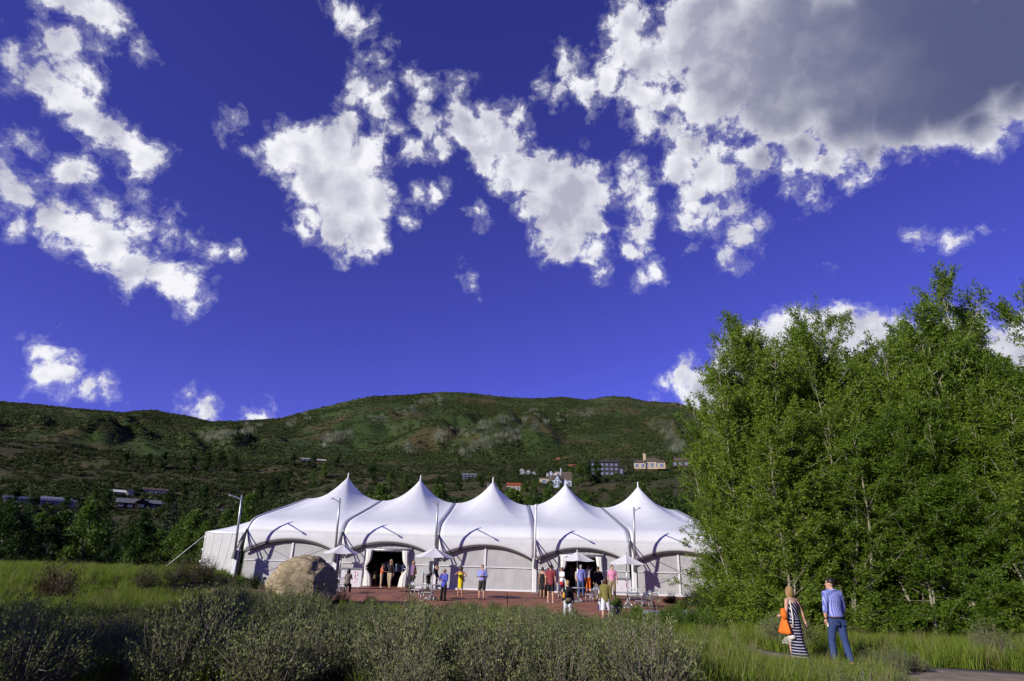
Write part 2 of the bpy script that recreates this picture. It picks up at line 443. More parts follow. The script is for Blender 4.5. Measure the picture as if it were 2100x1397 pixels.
def land_material(name, far):
    m = bpy.data.materials.new(name); m.use_nodes = True; t = m.node_tree; t.nodes.clear(); q = NT(t)
    ps = q.n('ShaderNodeNewGeometry').outputs['Position']
    if far:
        n1 = q.noise(ps, 0.006, 6, 0.62); n2 = q.noise(ps, 0.05, 6, 0.7); n3 = q.noise(ps, 0.0022, 4, 0.55)
        base = q.mix(q.rng(n2, 0.35, 0.68), (0.022, 0.044, 0.010), (0.070, 0.100, 0.025))
        base = q.mix(q.math('MULTIPLY', q.rng(n1, 0.48, 0.60), 0.8), base, (0.105, 0.080, 0.036))
        base = q.mix(q.math('MULTIPLY', q.rng(n3, 0.50, 0.60), 0.75), base, (0.062, 0.098, 0.026))
        bn = q.noise(ps, 0.09, 7, 0.75)
        bp = q.n('ShaderNodeBump', {'Height': bn, 'Strength': 1.0, 'Distance': 9.0})
    else:
        n1 = q.noise(ps, 0.045, 6, 0.62); n2 = q.noise(ps, 1.4, 7, 0.7); n3 = q.noise(ps, 0.35, 6, 0.65)
        base = q.mix(q.rng(n2, 0.3, 0.7), (0.028, 0.026, 0.012), (0.085, 0.072, 0.036))
        base = q.mix(q.math('MULTIPLY', q.rng(n1, 0.42, 0.58), 0.85), base, (0.030, 0.045, 0.012))
        base = q.mix(q.math('MULTIPLY', q.rng(n3, 0.52, 0.66), 0.75), base, (0.175, 0.120, 0.062))
        bp = q.n('ShaderNodeBump', {'Height': n2, 'Strength': 0.8, 'Distance': 0.12})
    b = q.n('ShaderNodeBsdfPrincipled', {'Base Color': base, 'Roughness': 0.95, 'Specular IOR Level': 0.1, 'Normal': bp.outputs[0]})
    q.n('ShaderNodeOutputMaterial', {'Surface': b.outputs[0]})
    return m
ground = tag(polar('ground', RN, land_material('earth', False)), kind='structure')
mountain = tag(polar('mountain', RM, land_material('mountain_scrub', True)), kind='structure')

# terrace of red concrete slabs, each slab a piece of its own
M_slab = mat('red_concrete', (0.30, 0.125, 0.078), 0.85, 0.22, 1.3, 0.15, 30, coord='Object')
terrace = tag(empty('terrace', (0, 30, 0)), kind='structure')
SL = 2.9
for i in range(12):
    for j in range(6):
        x0 = -17.2 + i * SL; y0 = 29.8 + j * SL
        cx, cy = x0 + SL / 2, y0 + SL / 2
        if cx > 13.5 and cy < 34: continue
        mb = MB(); g = 0.02
        P = []
        for a in range(4):
            row = []
            for b in range(4):
                xx = x0 + g + (SL - 2 * g) * a / 3; yy = y0 + g + (SL - 2 * g) * b / 3
                row.append((xx, yy - 30, float(terrace_z(yy)) + 0.004 * ((i * 7 + j * 5) % 3)))
            P.append(row)
        mb.grid(P)
        n0 = len(mb.v); ring = [0, 4, 8, 12, 13, 14, 15, 11, 7, 3, 2, 1]
        low = [(mb.v[k][0], mb.v[k][1], mb.v[k][2] - 0.12) for k in ring]
        mb.v += low
        for k in range(12): mb.f.append((ring[k], ring[(k + 1) % 12], n0 + (k + 1) % 12, n0 + k))
        mb.f = [f if k >= 9 else f[::-1] for k, f in enumerate(mb.f)]
        mb.build('slab', M_slab, terrace)
# footpath
def ribbon(name, pts, wd, m, lift=0.02, seg=6):
    pts = [Vector((x, y, 0)) for x, y in pts]; C = []
    for i in range(len(pts) - 1):
        p0 = pts[max(i - 1, 0)]; p1 = pts[i]; p2 = pts[i + 1]; p3 = pts[min(i + 2, len(pts) - 1)]
        for k in range(seg):
            t = k / seg
            C.append(0.5 * ((2 * p1) + (p2 - p0) * t + (2 * p0 - 5 * p1 + 4 * p2 - p3) * t * t + (3 * p1 - p0 - 3 * p2 + p3) * t ** 3))
    C.append(pts[-1]); P = []
    for i, c in enumerate(C):
        t = (C[min(i + 1, len(C) - 1)] - C[max(i - 1, 0)]).normalized(); nn = Vector((-t.y, t.x, 0))
        row = []
        for k in (-1.0, -0.96, -0.5, 0, 0.5, 0.96, 1.0):
            p = c + nn * (wd * k + 0.05 * math.sin(i * 1.7 + k * 4))
            z = float(near_z(p.x, p.y)) + lift - (0.08 if abs(k) == 1 else 0)
            row.append((p.x, p.y, z))
        P.append(row)
    mb = MB(); mb.grid(P); return mb.build(name, m, smooth=True)
M_path = mat('path_concrete', (0.28, 0.225, 0.16), 0.95, 0.22, 2.2, 0.25, 60)
tag(ribbon('path', PATH[:7], 1.2, M_path, 0.03), kind='structure')
M_redpath = mat('red_path', (0.27, 0.125, 0.08), 0.95, 0.25, 2.0, 0.25, 50)
tag(ribbon('path', PATH[6:], 1.5, M_redpath, 0.034), kind='structure')

# ------------------------------------------------------------------ the tent
X0, BAY, NB = -18.5, 6.85, 5
YF, YR, YW = 43.0, 55.0, 43.22            # eaves, ridge, wall
Z_EAVE, Z_VAL, Z_PEAK, Z_SPRING, Z_ARCH = 3.45, 6.8, 8.85, 2.08, 2.98
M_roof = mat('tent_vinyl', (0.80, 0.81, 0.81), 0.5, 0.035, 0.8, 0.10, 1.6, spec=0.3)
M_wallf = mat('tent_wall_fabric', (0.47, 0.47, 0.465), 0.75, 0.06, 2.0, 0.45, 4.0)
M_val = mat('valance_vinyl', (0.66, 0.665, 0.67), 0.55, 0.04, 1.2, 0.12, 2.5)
M_seam = mat('seam_tape', (0.80, 0.80, 0.81), 0.6, 0.03)
M_steel = mat('galvanised_steel', (0.42, 0.43, 0.45), 0.4, 0.10, 8.0, metal=0.6)
M_darkst = mat('dark_steel', (0.10, 0.10, 0.11), 0.5, 0.1, 6.0, metal=0.4)
M_white = mat('white_paint', (0.78, 0.78, 0.78), 0.5, 0.03)
M_cable = mat('cable', (0.30, 0.30, 0.31), 0.5, 0.05, metal=0.4)
M_curt = mat('curtain_cloth', (0.74, 0.73, 0.68), 0.85, 0.05, 6.0, 0.1, 20)
tent = empty('event_tent', (0, YR, 0), label='long white tent with five pointed peaks behind the red terrace', cat='tent')
def tl(p): return (p[0], p[1] - YR, p[2])
def beam_z(v):
    return Z_EAVE + (Z_VAL - Z_EAVE) * (0.22 * (1 - math.exp(-v / 0.035)) + 0.78 * v)
def roof_pt(k, u, v, side):
    rho = min(1.0, 0.55 * math.hypot(u, 1 - v) + 0.45 * max(abs(u), 1 - v))
    cone = (Z_PEAK - Z_VAL) * (1 - rho) ** 2.15
    # the cloth pulls a soft fold from each eave corner up to the mast
    sag = -0.30 * (1 - u * u) * math.sin(math.pi * v) ** 1.0 * (0.35 + 0.65 * v)
    z = beam_z(v) + cone + sag
    x = X0 + BAY * (k + 0.5) + u * BAY / 2
    y = YR + side * (YR - YF) * (v - 1)
    return (x, y, z)
for k in range(NB):
    for side in (1, -1):
        NU, NV = 36, 44
        P = []
        for i in range(NU + 1):
            u = -1 + 2 * i / NU; u = math.copysign(abs(u) ** 1.5, u)
            row = []
            for j in range(NV + 1):
                t = j / NV; v = 0.5 * (1 - math.cos(math.pi * t)) if t < 1 else 1.0
                v = 1 - (1 - t) ** 1.7
                if t < 0.15: v = v * (0.4 + 0.6 * t / 0.15)
                row.append(tl(roof_pt(k, u * 0.985, v, side)))
            P.append(row)
        mb = MB(); mb.grid(P if side == -1 else P[::-1])
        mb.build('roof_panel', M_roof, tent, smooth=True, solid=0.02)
    xc = X0 + BAY * (k + 0.5)
    mb = MB(); mb.tube([tl((xc, YR, Z_PEAK - 0.10)), tl((xc, YR, Z_PEAK + 0.15)), tl((xc, YR, Z_PEAK + 0.42))], [0.085, 0.06, 0.04], 10)
    mb.build('mast_tip', M_white, tent, smooth=True)
# steel valley arches between the bays
for k in range(NB + 1):
    x = X0 + BAY * k
    for side in (1, -1):
        pts = [tl((x, YR + side * (YR - YF) * (v - 1), beam_z(v) + 0.03)) for v in [0, .01, .02, .035, .05, .08, .12, .2, .35, .5, .65, .8, .95, 1.0]]
        mb = MB(); mb.tube(pts, 0.06, 8); mb.build('valley_beam', M_steel if k else M_white, tent, smooth=True)
# front and back valance bands with the arched edge
def arch_z(u): return Z_SPRING + (Z_ARCH - Z_SPRING) * (1 - abs(u) ** 2.1)
for k in range(NB):
    for side, yf in ((1, YF), (-1, 2 * YR - YF)):
        P = []
        for i in range(33):
            u = -1 + 2 * i / 32; x = X0 + BAY * (k + 0.5) + u * 0.985 * BAY / 2
            za = arch_z(u); row = []
            for j in range(6):
                t = j / 5; z = za + (Z_EAVE + 0.01 - za) * t
                row.append(tl((x, yf - side * (0.09 * (1 - t) ** 1.3 + 0.05 * math.sin(math.pi * t)), z)))
            P.append(row)
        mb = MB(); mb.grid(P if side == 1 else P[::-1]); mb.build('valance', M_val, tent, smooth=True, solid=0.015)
        pts = [tl((X0 + BAY * (k + 0.5) + u * BAY / 2 * 0.97, yf - side * 0.02, arch_z(u) - 0.07)) for u in np.linspace(-1, 1, 29)]
        mb = MB(); mb.tube(pts, 0.075, 8); mb.build('eave_arch', M_darkst, tent, smooth=True)
# pillars, masts with lamp arms, struts
for k in range(NB + 1):
    x = X0 + BAY * k
    zb = 0.0
    YP = YF - 0.85
    p = MB(); p.box(tl((x, YP, 1.10)), (0.30, 0.34, 2.2), bev=0.03)
    pil = p.build('pillar', M_white, tent)
    f = MB(); f.box(tl((x, YP, 0.03)), (0.5, 0.64, 0.06)); f.build('base_plate', M_steel, pil)
    r = MB(); r.box(tl((x + 0.19, YP + 0.02, 1.06)), (0.07, 0.16, 2.1)); r.build('rain_channel', M_darkst, pil)
    b = Vector((x - 0.02, YP - 0.32, 1.75)); tp = Vector((x - 0.02, YP - 0.95, 5.72))
    m = MB(); m.tube([tl(b), tl(b.lerp(tp, .5)), tl(tp)], [0.085, 0.08, 0.06], 10)
    mast = m.build('mast', M_steel if k != 3 else M_white, tent, smooth=True)
    a = MB(); q = b.lerp(tp, .93); a.tube([tl(q), tl(q + Vector((0, -1.9, 0.12)))], [0.04, 0.03], 8); a.build('lamp_arm', M_steel, mast)
    h = MB(); e = q + Vector((0, -1.75, 0.08)); h.box(tl(e), (0.10, 0.34, 0.08), bev=0.02); h.build('lamp_head', M_steel, mast)
    g = MB(); g.box(tl(b + Vector((0, -0.02, 0.1))), (0.16, 0.50, 0.60), taper=0.6); g.build('bracket', M_darkst, mast)
    for dx in (-1, 1):
        s_ = MB(); s_.tube([tl((x, YF - 0.02, Z_EAVE + 0.12)), tl((x + dx * 0.13, YP, Z_SPRING + 0.12))], 0.04, 8); s_.build('strut', M_darkst, tent, smooth=True)
    s_ = MB(); s_.tube([tl((x, YF + 0.0, Z_EAVE + 0.1)), tl((x + 0.10, YP - 0.35, Z_SPRING + 0.55))], 0.035, 8); s_.build('strut', M_darkst, tent, smooth=True)
# wall cloth: one panel for each bay, doors in the second and the fourth
def wall_panel(x0, x1, zb, ztop, name='wall_panel', wav=0.03):
    P = []; n = max(4, int((x1 - x0) / 0.12))
    for i in range(n + 1):
        x = x0 + (x1 - x0) * i / n; row = []
        for j in range(15):
            t = j / 14; z = zb + (ztop(x) - zb) * t
            yy = YW + wav * (float(fb2(np.array(x * 1.6), np.array(z * 1.1 + k * 9), 4)) - 0.5) * 3 * (1 - 0.3 * t)
            row.append(tl((x, yy, z)))
        P.append(row)
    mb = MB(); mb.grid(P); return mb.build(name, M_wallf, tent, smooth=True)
DOORS = {1: (-1.55, 1.40), 3: (-1.55, 1.35)}
for k in range(NB):
    xa, xb = X0 + BAY * k + 0.1, X0 + BAY * (k + 1) - 0.1; xc = (xa + xb) / 2
    top = lambda x: min(Z_EAVE - 0.1, arch_z((x - xc) / (BAY / 2)) + 0.35)
    zb = 0.0
    if k in DOORS:
        d0, d1 = xc + DOORS[k][0], xc + DOORS[k][1]
        wall_panel(xa, d0, zb, top); wall_panel(d1, xb, zb, top)
        hz = 2.45
        mb = MB(); P = []
        for i in range(25):
            x = d0 + (d1 - d0) * i / 24
            P.append([tl((x, YW - 0.02 + 0.015 * math.sin(i * 1.9), hz + (top(x) - hz) * j / 4)) for j in range(5)])
        mb.grid(P); mb.build('door_header', M_wallf, tent, smooth=True)
        mb = MB(); mb.tube([tl((d0 - 0.1, YW - 0.16, hz - 0.02)), tl((d1 + 0.1, YW - 0.16, hz - 0.02))], 0.11, 12)
        roll = mb.build('door_roll', M_steel, tent, smooth=True)
        for xx in (d0 + 0.9, d0 + 1.9):
            s_ = MB(); s_.tube([tl((xx, YW - 0.275, hz + 0.03)), tl((xx, YW - 0.285, hz - 0.1))], 0.02, 6); s_.build('roll_strap', M_darkst, roll)
        for xx, sg in ((d0 - 0.12, 1), (d1 + 0.12, -1)):
            fr = MB(); fr.box(tl((xx, YW - 0.06, 1.5)), (0.12, 0.14, 3.0), bev=0.015); fr.build('door_post', M_steel, tent)
            # curtain, gathered by a tie at about 1.2 m
            x_in = xx + sg * 0.10; rings = []
            for j in range(26):
                z = 2.42 - 2.38 * j / 25
                tie = math.exp(-((z - 1.25) / 0.33) ** 2)
                wid = (0.44 + 0.10 * (z < 1.25)) * (1 - 0.72 * tie) * (0.75 + 0.25 * abs(z - 1.25) / 1.2)
                cx = x_in + sg * (wid / 2 + (0.02 if sg > 0 else 0.0) - 0.02 * tie); ring = []
                for a in range(28):
                    an = 2 * math.pi * a / 28; pl = 1 + 0.16 * math.sin(an * 7 + z * 1.2)
                    ring.append(tl((cx + wid / 2 * math.cos(an) * pl, YW - 0.30 + (0.10 - 0.03 * tie) * math.sin(an) * pl, z)))
                rings.append(ring)
            c = MB(); c.loft(rings); cur = c.build('curtain', M_curt, tent, smooth=True)
            tb = MB(); tb.tube([tl((x_in + sg * 0.12 + 0.12 * math.cos(t), YW - 0.30 + 0.09 * math.sin(t), 1.25)) for t in np.linspace(0, 6.0, 14)], 0.02, 6); tb.build('curtain_tie', M_curt, cur, smooth=True)
    else:
        wall_panel(xa, xb, zb, top)
        s_ = MB(); s_.box(tl((xc - 0.05, YW - 0.07, (zb + top(xc)) / 2)), (0.13, 0.02, top(xc) - zb - 0.06)); s_.build('seam', M_seam, tent)
    rects = [(xa, xb)] if k not in DOORS else [(xa, xc + DOORS[k][0] - 0.2), (xc + DOORS[k][1] + 0.2, xb)]
    for a, b in rects:
        s_ = MB(); s_.box(tl(((a + b) / 2, YW - 0.075, 1.52)), (b - a - 0.05, 0.02, 0.055)); s_.build('seam', M_seam, tent)
        s_ = MB(); s_.box(tl(((a + b) / 2, YW - 0.12, zb + 0.05)), (b - a, 0.10, 0.12), bev=0.02); s_.build('skirt', M_seam, tent)
    if k in (0, 4):
        for (za, zc) in ((0.5, 2.75), (2.75, 0.5)):
            s_ = MB(); s_.tube([tl((xa + 0.7, YW - 0.17, za)), tl((xb - 0.7, YW - 0.17, zc))], 0.014, 6); s_.build('brace_cable', M_cable, tent)
# back wall, right end wall and floor keep the inside dark
mb = MB(); mb.grid([[tl((X0, 66.2, 0)), tl((X0, 66.2, 3.4))], [tl((X0 + NB * BAY, 66.2, 0)), tl((X0 + NB * BAY, 66.2, 3.4))]]); mb.build('back_wall', M_wallf, tent, solid=0.02)
xe = X0 + NB * BAY
def gable(x, name):
    top = [tl((x, YR + (YR - YF) * (v - 1) * s, beam_z(v) - 0.02)) for s, vs in ((1, np.linspace(0.02, 1, 14)), (-1, np.linspace(1, 0.02, 14)[1:])) for v in vs]
    P = [[t, (t[0], t[1], -0.02)] for t in top]
    mb = MB(); mb.grid(P); mb.build(name, M_wallf, tent, solid=0.02)
gable(xe - 0.05, 'end_wall'); gable(X0 + 0.05, 'end_wall')
# canopied porch at the left end
A_t, B_t = (-24.65, 49.6, 3.44), (X0 - 0.25, YF + 0.2, 3.30)
A_b, B_b = (-24.35, 49.4, 0.35), (X0 - 0.62, YF + 0.1, 0.35)
P = []
for i in range(25):
    t = i / 24; row = []
    for j in range(11):
        s_ = j / 10
        a = Vector(A_b).lerp(Vector(B_b), t); b = Vector(A_t).lerp(Vector(B_t), t); b.z -= 0.10 * math.sin(math.pi * t)
        q = a.lerp(b, s_); q.y += 0.10 * math.sin(t * 9 + s_ * 2) * (1 - s_) * 0.5
        row.append(tl(q))
    P.append(row)
mb = MB(); mb.grid(P); mb.build('porch_wall', M_wallf, tent, smooth=True, solid=0.015)
for t in (0.02, 0.26, 0.5, 0.74, 0.98):
    a = Vector(A_b).lerp(Vector(B_b), t); b = Vector(A_t).lerp(Vector(B_t), t); b.z -= 0.10 * math.sin(math.pi * t)
    n = Vector((-0.05, -0.05, 0))
    mb = MB(); mb.tube([tl(a + n), tl(a.lerp(b, .5) + n), tl(b + n)], 0.028, 6); mb.build('seam', M_seam, tent, smooth=True)
P = []
for i in range(13):
    t = i / 12; a = Vector(A_t).lerp(Vector(B_t), t); a.z += 0.02 - 0.10 * math.sin(math.pi * t); row = []
    e = Vector((X0 + 0.02, YF + 8.0 - 7.95 * t, beam_z((8.0 - 7.95 * t) / 12.0) + 0.02))
    for j in range(9):
        s_ = j / 8; q = a.lerp(e, s_); q.z -= 0.32 * math.sin(math.pi * s_) * (1 - 0.5 * t); row.append(tl(q))
    P.append(row)
mb = MB(); mb.grid(P[::-1]); mb.build('porch_roof', M_roof, tent, smooth=True, solid=0.015)
mb = MB(); mb.tube([tl(A_b), tl(A_t)], 0.05, 8); mb.build('porch_post', M_white, tent, smooth=True)
mb = MB(); mb.tube([tl((A_t[0], A_t[1] - 0.05, 3.2)), tl((A_t[0] - 2.3, A_t[1] - 0.6, 0.75))], 0.025, 6); mb.build('guy_rope', M_white, tent, smooth=True)
for zz in (1.2, 2.1, 3.0):
    mb = MB(); mb.ell(tl((A_t[0] + 0.18, A_t[1] - 0.28, zz)), (0.10, 0.03, 0.10)); mb.build('toggle', M_white, tent, smooth=True)

# ------------------------------------------------------------------ boulder
def rock_mesh(name, dims, seed, sub=5, rough=0.16, cuts=()):
    bm = bmesh.new(); bmesh.ops.create_icosphere(bm, subdivisions=sub, radius=1.0)
    P = np.array([v.co[:] for v in bm.verts]); o = seed * 13.7
    n = fb3(P + o, 1.1, 3) - 0.5; f = fb3(P * 1.0 + o + 5, 4.2, 5) - 0.5
    lay = np.abs(((P[:, 2] * 2.6 + P[:, 0] * 0.9 + 1.2 * fb3(P + o, 1.6, 3)) % 0.55) / 0.55 - 0.5)
    Q = P * (1 + 0.85 * n + rough * 1.5 * f - 0.13 * np.clip(1 - lay / 0.10, 0, 1))[:, None]
    for nx, ny, nz, d in cuts:
        nv = np.array([nx, ny, nz]) / math.sqrt(nx * nx + ny * ny + nz * nz)
        s = Q @ nv - d; s = np.where(s > 0, s * 0.86, 0); Q = Q - s[:, None] * nv
    Q = Q * np.array(dims)
    for v, q in zip(bm.verts, Q): v.co = q
    me = bpy.data.meshes.new(name); bm.to_mesh(me); bm.free()
    me.polygons.foreach_set('use_smooth', np.ones(len(me.polygons), dtype=bool)); return me
def stone_mat(name, a, b, c):
    m = bpy.data.materials.new(name); m.use_nodes = True; t = m.node_tree; t.nodes.clear(); q = NT(t)
    tc = q.n('ShaderNodeTexCoord').outputs['Object']
    n1 = q.noise(tc, 1.6, 7, 0.62, 0.6); n2 = q.noise(tc, 14, 8, 0.7)
    base = q.mix(q.rng(n1, 0.35, 0.62), a, b); base = q.mix(q.math('MULTIPLY', q.rng(n2, 0.5, 0.72), 0.55), base, c)
    h = q.math('ADD', q.math('MULTIPLY', n1, 1.5), n2)
    bp = q.n('ShaderNodeBump', {'Height': h, 'Strength': 0.9, 'Distance': 0.07})
    pr = q.n('ShaderNodeBsdfPrincipled', {'Base Color': base, 'Roughness': 0.92, 'Specular IOR Level': 0.15, 'Normal': bp.outputs[0]})
    q.n('ShaderNodeOutputMaterial', {'Surface': pr.outputs[0]}); return m
M_rock = stone_mat('sandstone', (0.25, 0.20, 0.125), (0.46, 0.37, 0.235), (0.16, 0.125, 0.08))
bo = link('boulder', rock_mesh('boulder', (1.66, 1.35, 1.30), 3, 6, 0.14, ((0.80, -0.42, 0.05, 0.80), (-0.55, -0.1, 0.8, 0.86), (0.15, -0.8, 0.0, 0.80))), M_rock)
bp_ = at_x(618, 28.6, 0.9); bo.location = (bp_.x, 28.6, 0.80)
tag(bo, 'huge rounded tan sandstone boulder standing in sagebrush before the tent', 'boulder')

# ------------------------------------------------------------------ terrace furniture
M_alu = mat('brushed_aluminium', (0.55, 0.56, 0.58), 0.35, 0.06, 20, metal=0.7)
M_canvas = mat('umbrella_canvas', (0.82, 0.82, 0.82), 0.8, 0.03, 4, trans=0.2)
M_black = mat('black_plastic', (0.018, 0.018, 0.02), 0.5, 0.2, 8)
M_grey = mat('grey_plastic', (0.20, 0.21, 0.23), 0.6, 0.1, 8)
M_board = mat('white_board', (0.74, 0.72, 0.75), 0.5, 0.02)
M_red = mat('red_print', (0.55, 0.02, 0.05), 0.6, 0.05)
M_ink = mat('grey_print', (0.25, 0.25, 0.32), 0.6, 0.05)
M_glass = mat('bottle_glass', (0.35, 0.60, 0.58), 0.1, 0.05, spec=0.6)
def umbrella(p, label, rot, r=1.07):
    t = empty('patio_umbrella', p, rot, label, 'umbrella', 'white umbrellas on the terrace')
    m = MB(); m.tube([(0, 0, 0.03), (0, 0, 2.62)], 0.024, 10); m.build('pole', M_alu, t, smooth=True)
    m = MB(); m.tube([(0, 0, 0), (0, 0, 0.05), (0, 0, 0.09)], [0.27, 0.26, 0.06], 18); m.build('base', M_grey, t)
    zt, ze = 2.60, 2.12
    for k in range(6):
        a0, a1 = math.pi / 3 * k, math.pi / 3 * (k + 1); P = []
        for i in range(9):
            s = i / 8; row = []
            for j in range(9):
                u = j / 8; a = a0 + (a1 - a0) * u
                rim = Vector((math.cos(a0), math.sin(a0), 0)).lerp(Vector((math.cos(a1), math.sin(a1), 0)), u)
                dr = 0.05 * math.sin(math.pi * u) * s
                row.append((rim.x * r * s, rim.y * r * s, zt - (zt - ze) * (s ** 0.92) - dr))
            P.append(row)
        m = MB(); m.grid(P); pan = m.build('canopy_panel', M_canvas, t, smooth=True)
        m = MB(); m.tube([(0, 0, zt - 0.03), (math.cos(a0) * r * .98, math.sin(a0) * r * .98, ze - 0.02)], 0.009, 6); m.build('rib', M_alu, t)
    m = MB(); m.tube([(0, 0, 2.58), (0, 0, 2.66), (0, 0, 2.72)], [0.05, 0.035, 0.012], 10); m.build('finial', M_alu, t, smooth=True)
    return t
def round_table(p, label, r=0.46, h=0.72, rot=0.0):
    t = empty('cafe_table', p, rot, label, 'table', 'round metal tables on the terrace')
    m = MB(); m.tube([(0, 0, h - 0.03), (0, 0, h - 0.025), (0, 0, h), (0, 0, h + 0.004)], [r - .02, r, r, r - .015], 26); m.build('table_top', M_alu, t)
    m = MB(); m.tube([(0, 0, 0.24), (0, 0, h - 0.03)], 0.03, 10); m.build('column', M_alu, t)
    for k in range(4):
        a = math.pi / 2 * k + 0.5
        m = MB(); m.tube([(0, 0, 0.30), (math.cos(a) * 0.2, math.sin(a) * 0.2, 0.15), (math.cos(a) * 0.40, math.sin(a) * 0.40, 0.01)], [0.022, 0.02, 0.018], 8); m.build('leg', M_alu, t, smooth=True)
    return t
_chair = None
def chair(p, rot, label):
    global _chair
    if _chair is None:
        t = empty('metal_chair'); W = 0.24; D = 0.22; h = 0.44
        m = MB()
        for i in range(7): m.box((0, -D + 0.035 + i * 0.065, h), (2 * W - 0.02, 0.048, 0.014))
        m.tube([(-W, -D, h - .01), (W, -D, h - .01), (W, D, h - .01), (-W, D, h - .01)], 0.012, 6, closed=True); m.build('seat', M_alu, t)
        m = MB()
        for i in range(6): x = -W + 0.06 + i * 0.072; m.tube([(x, -D - .01, h + .06), (x, -D - .07, h + 0.38)], 0.013, 6)
        m.tube([(-W, -D, h), (-W, -D - .05, h + .30), (-W + .06, -D - .075, h + .40), (W - .06, -D - .075, h + .40), (W, -D - .05, h + .30), (W, -D, h)], 0.014, 6); m.build('backrest', M_alu, t, smooth=True)
        for sx in (-1, 1):
            for sy in (-1, 1):
                m = MB(); m.tube([(sx * W, sy * D, h), (sx * (W + .03), sy * (D + .04), 0.0)], 0.013, 6); m.build('leg', M_alu, t, smooth=True)
            m = MB(); m.tube([(sx * W, -D - .03, h + .22), (sx * (W + .02), 0, h + .23), (sx * (W + .02), D - .02, h + .21), (sx * W, D, h)], 0.013, 6); m.build('armrest', M_alu, t, smooth=True)
        _chair = t; c = t
    else: c = copy_tree(_chair)
    c.location = p; c.rotation_euler = (0, 0, rot)
    return tag(c, label, 'chair', 'metal chairs around the terrace tables')
def TP(px, Y): z = float(terrace_z(Y)) + 0.01; return at_x(px, Y, z)
u1, u2, u3, u4 = TP(690, 36.0), TP(884, 33.2), TP(1185, 34.4), TP(1288, 32.4)
umbrella(u1, 'white patio umbrella behind the boulder, before the left doorway', 0.30)
umbrella(u2, 'white patio umbrella above the man in blue with folded hand at his chin', 0.1)
umbrella(u3, 'white patio umbrella before the right doorway, above the crowd', 0.45)
umbrella(u4, 'white patio umbrella over the wide table beside the man in pink', 0.35)
round_table(u1 + Vector((0.12, -0.06, 0)), 'round metal table by the boulder under an umbrella')
round_table(u2 + Vector((0.02, -0.03, 0)), 'round metal table beside the man in the blue shirt and black trousers')
round_table(u3 + Vector((0.0, -0.03, 0)), 'round metal table before the right doorway')
round_table(u4 + Vector((0.0, -0.03, 0)), 'wide round metal table with splayed legs beside the man in pink', 0.62, 0.72, 0.35)
def around(u, r, a): return Vector((u.x + r * math.cos(a), u.y + r * math.sin(a), float(terrace_z(u.y + r * math.sin(a))) + 0.012))
def ch(u, r, a, label): q = around(u, r, a); chair(q, a + math.pi / 2, label)
ch(u2, 0.80, -1.75, 'metal chair with its back to the sagebrush, before the man in blue')
ch(u2, 0.85, 2.9, 'metal chair on the side of the tall bar table')
ch(u3, 0.80, 3.4, 'metal chair left of the doorway table, by the woman in black')
ch(u3, 0.95, -0.75, 'metal chair behind the woman in the olive sweater')
ch(u3, 0.85, 0.3, 'metal chair by the man in black shirt and khaki trousers')
ch(u4, 0.95, 0.15, 'metal chair at the wide table, on the side of the dark shrub')
ch(u4, 0.95, -0.95, 'metal chair at the wide table, next to the stone ledge')
ch(u4, 1.0, 1.1, 'metal chair at the wide table, nearest the tent wall')
ch(u4, 1.45, 0.35, 'metal chair standing apart beside the wide table')
ch(u1, 0.85, -1.1, 'metal chair under the seated woman in the grey vest')
# tall bar table with bottle
bt = TP(866, 37.0)
t = empty('bar_table', bt, 0, 'tall narrow bar table with a bottle beside the left doorway', 'table')
m = MB(); m.tube([(0, 0, 1.06), (0, 0, 1.09)], 0.34, 22); m.build('table_top', M_alu, t)
m = MB(); m.tube([(0, 0, 0.03), (0, 0, 1.06)], 0.03, 10); m.build('column', M_darkst, t)
m = MB(); m.tube([(0, 0, 0), (0, 0, 0.03)], 0.26, 20); m.build('base', M_darkst, t)
m = MB(); m.tube([(0, 0, 0), (0, 0, .2), (0, 0, .25), (0, 0, .32)], [0.04, 0.04, 0.016, 0.015], 12)
bo_ = m.build('water_bottle', M_glass, None, smooth=True); bo_.location = bt + Vector((-0.03, -0.05, 1.092)); tag(bo_, 'pale green water bottle on the tall bar table', 'bottle')
# black speaker on a stand behind the stooping man
spk = TP(882, 38.4)
t = empty('loudspeaker', spk, 0.2, 'black loudspeaker on a stand behind the stooping man', 'loudspeaker')
m = MB(); m.box((0, 0, 1.52), (0.34, 0.34, 0.6), bev=0.03); m.build('cabinet', M_black, t)
m = MB(); m.box((0, -0.175, 1.52), (0.29, 0.015, 0.54)); m.build('grille', M_darkst, t)
m = MB(); m.tube([(0, 0, 0.5), (0, 0, 1.24)], 0.02, 8); m.build('pole', M_black, t)
for k in range(3):
    a = 2.1 * k + 0.4; m = MB(); m.tube([(0, 0, 0.62), (math.cos(a) * .45, math.sin(a) * .45, 0.0)], 0.014, 6); m.build('leg', M_black, t)
# black bin in the right doorway corner
bn = TP(1113, 38.6)
t = empty('trash_bin', bn, 0, 'black cylindrical bin behind the man in the maroon shirt', 'bin')
m = MB(); m.tube([(0, 0, 0), (0, 0, .05), (0, 0, 1.25), (0, 0, 1.3)], [0.27, 0.28, 0.30, 0.29], 20); m.build('body', M_black, t, smooth=True)
m = MB(); m.tube([(0, 0, 1.3), (0, 0, 1.34), (0, 0, 1.46), (0, 0, 1.5)], [0.31, 0.31, 0.22, 0.1], 20); m.build('lid', M_grey, t, smooth=True)
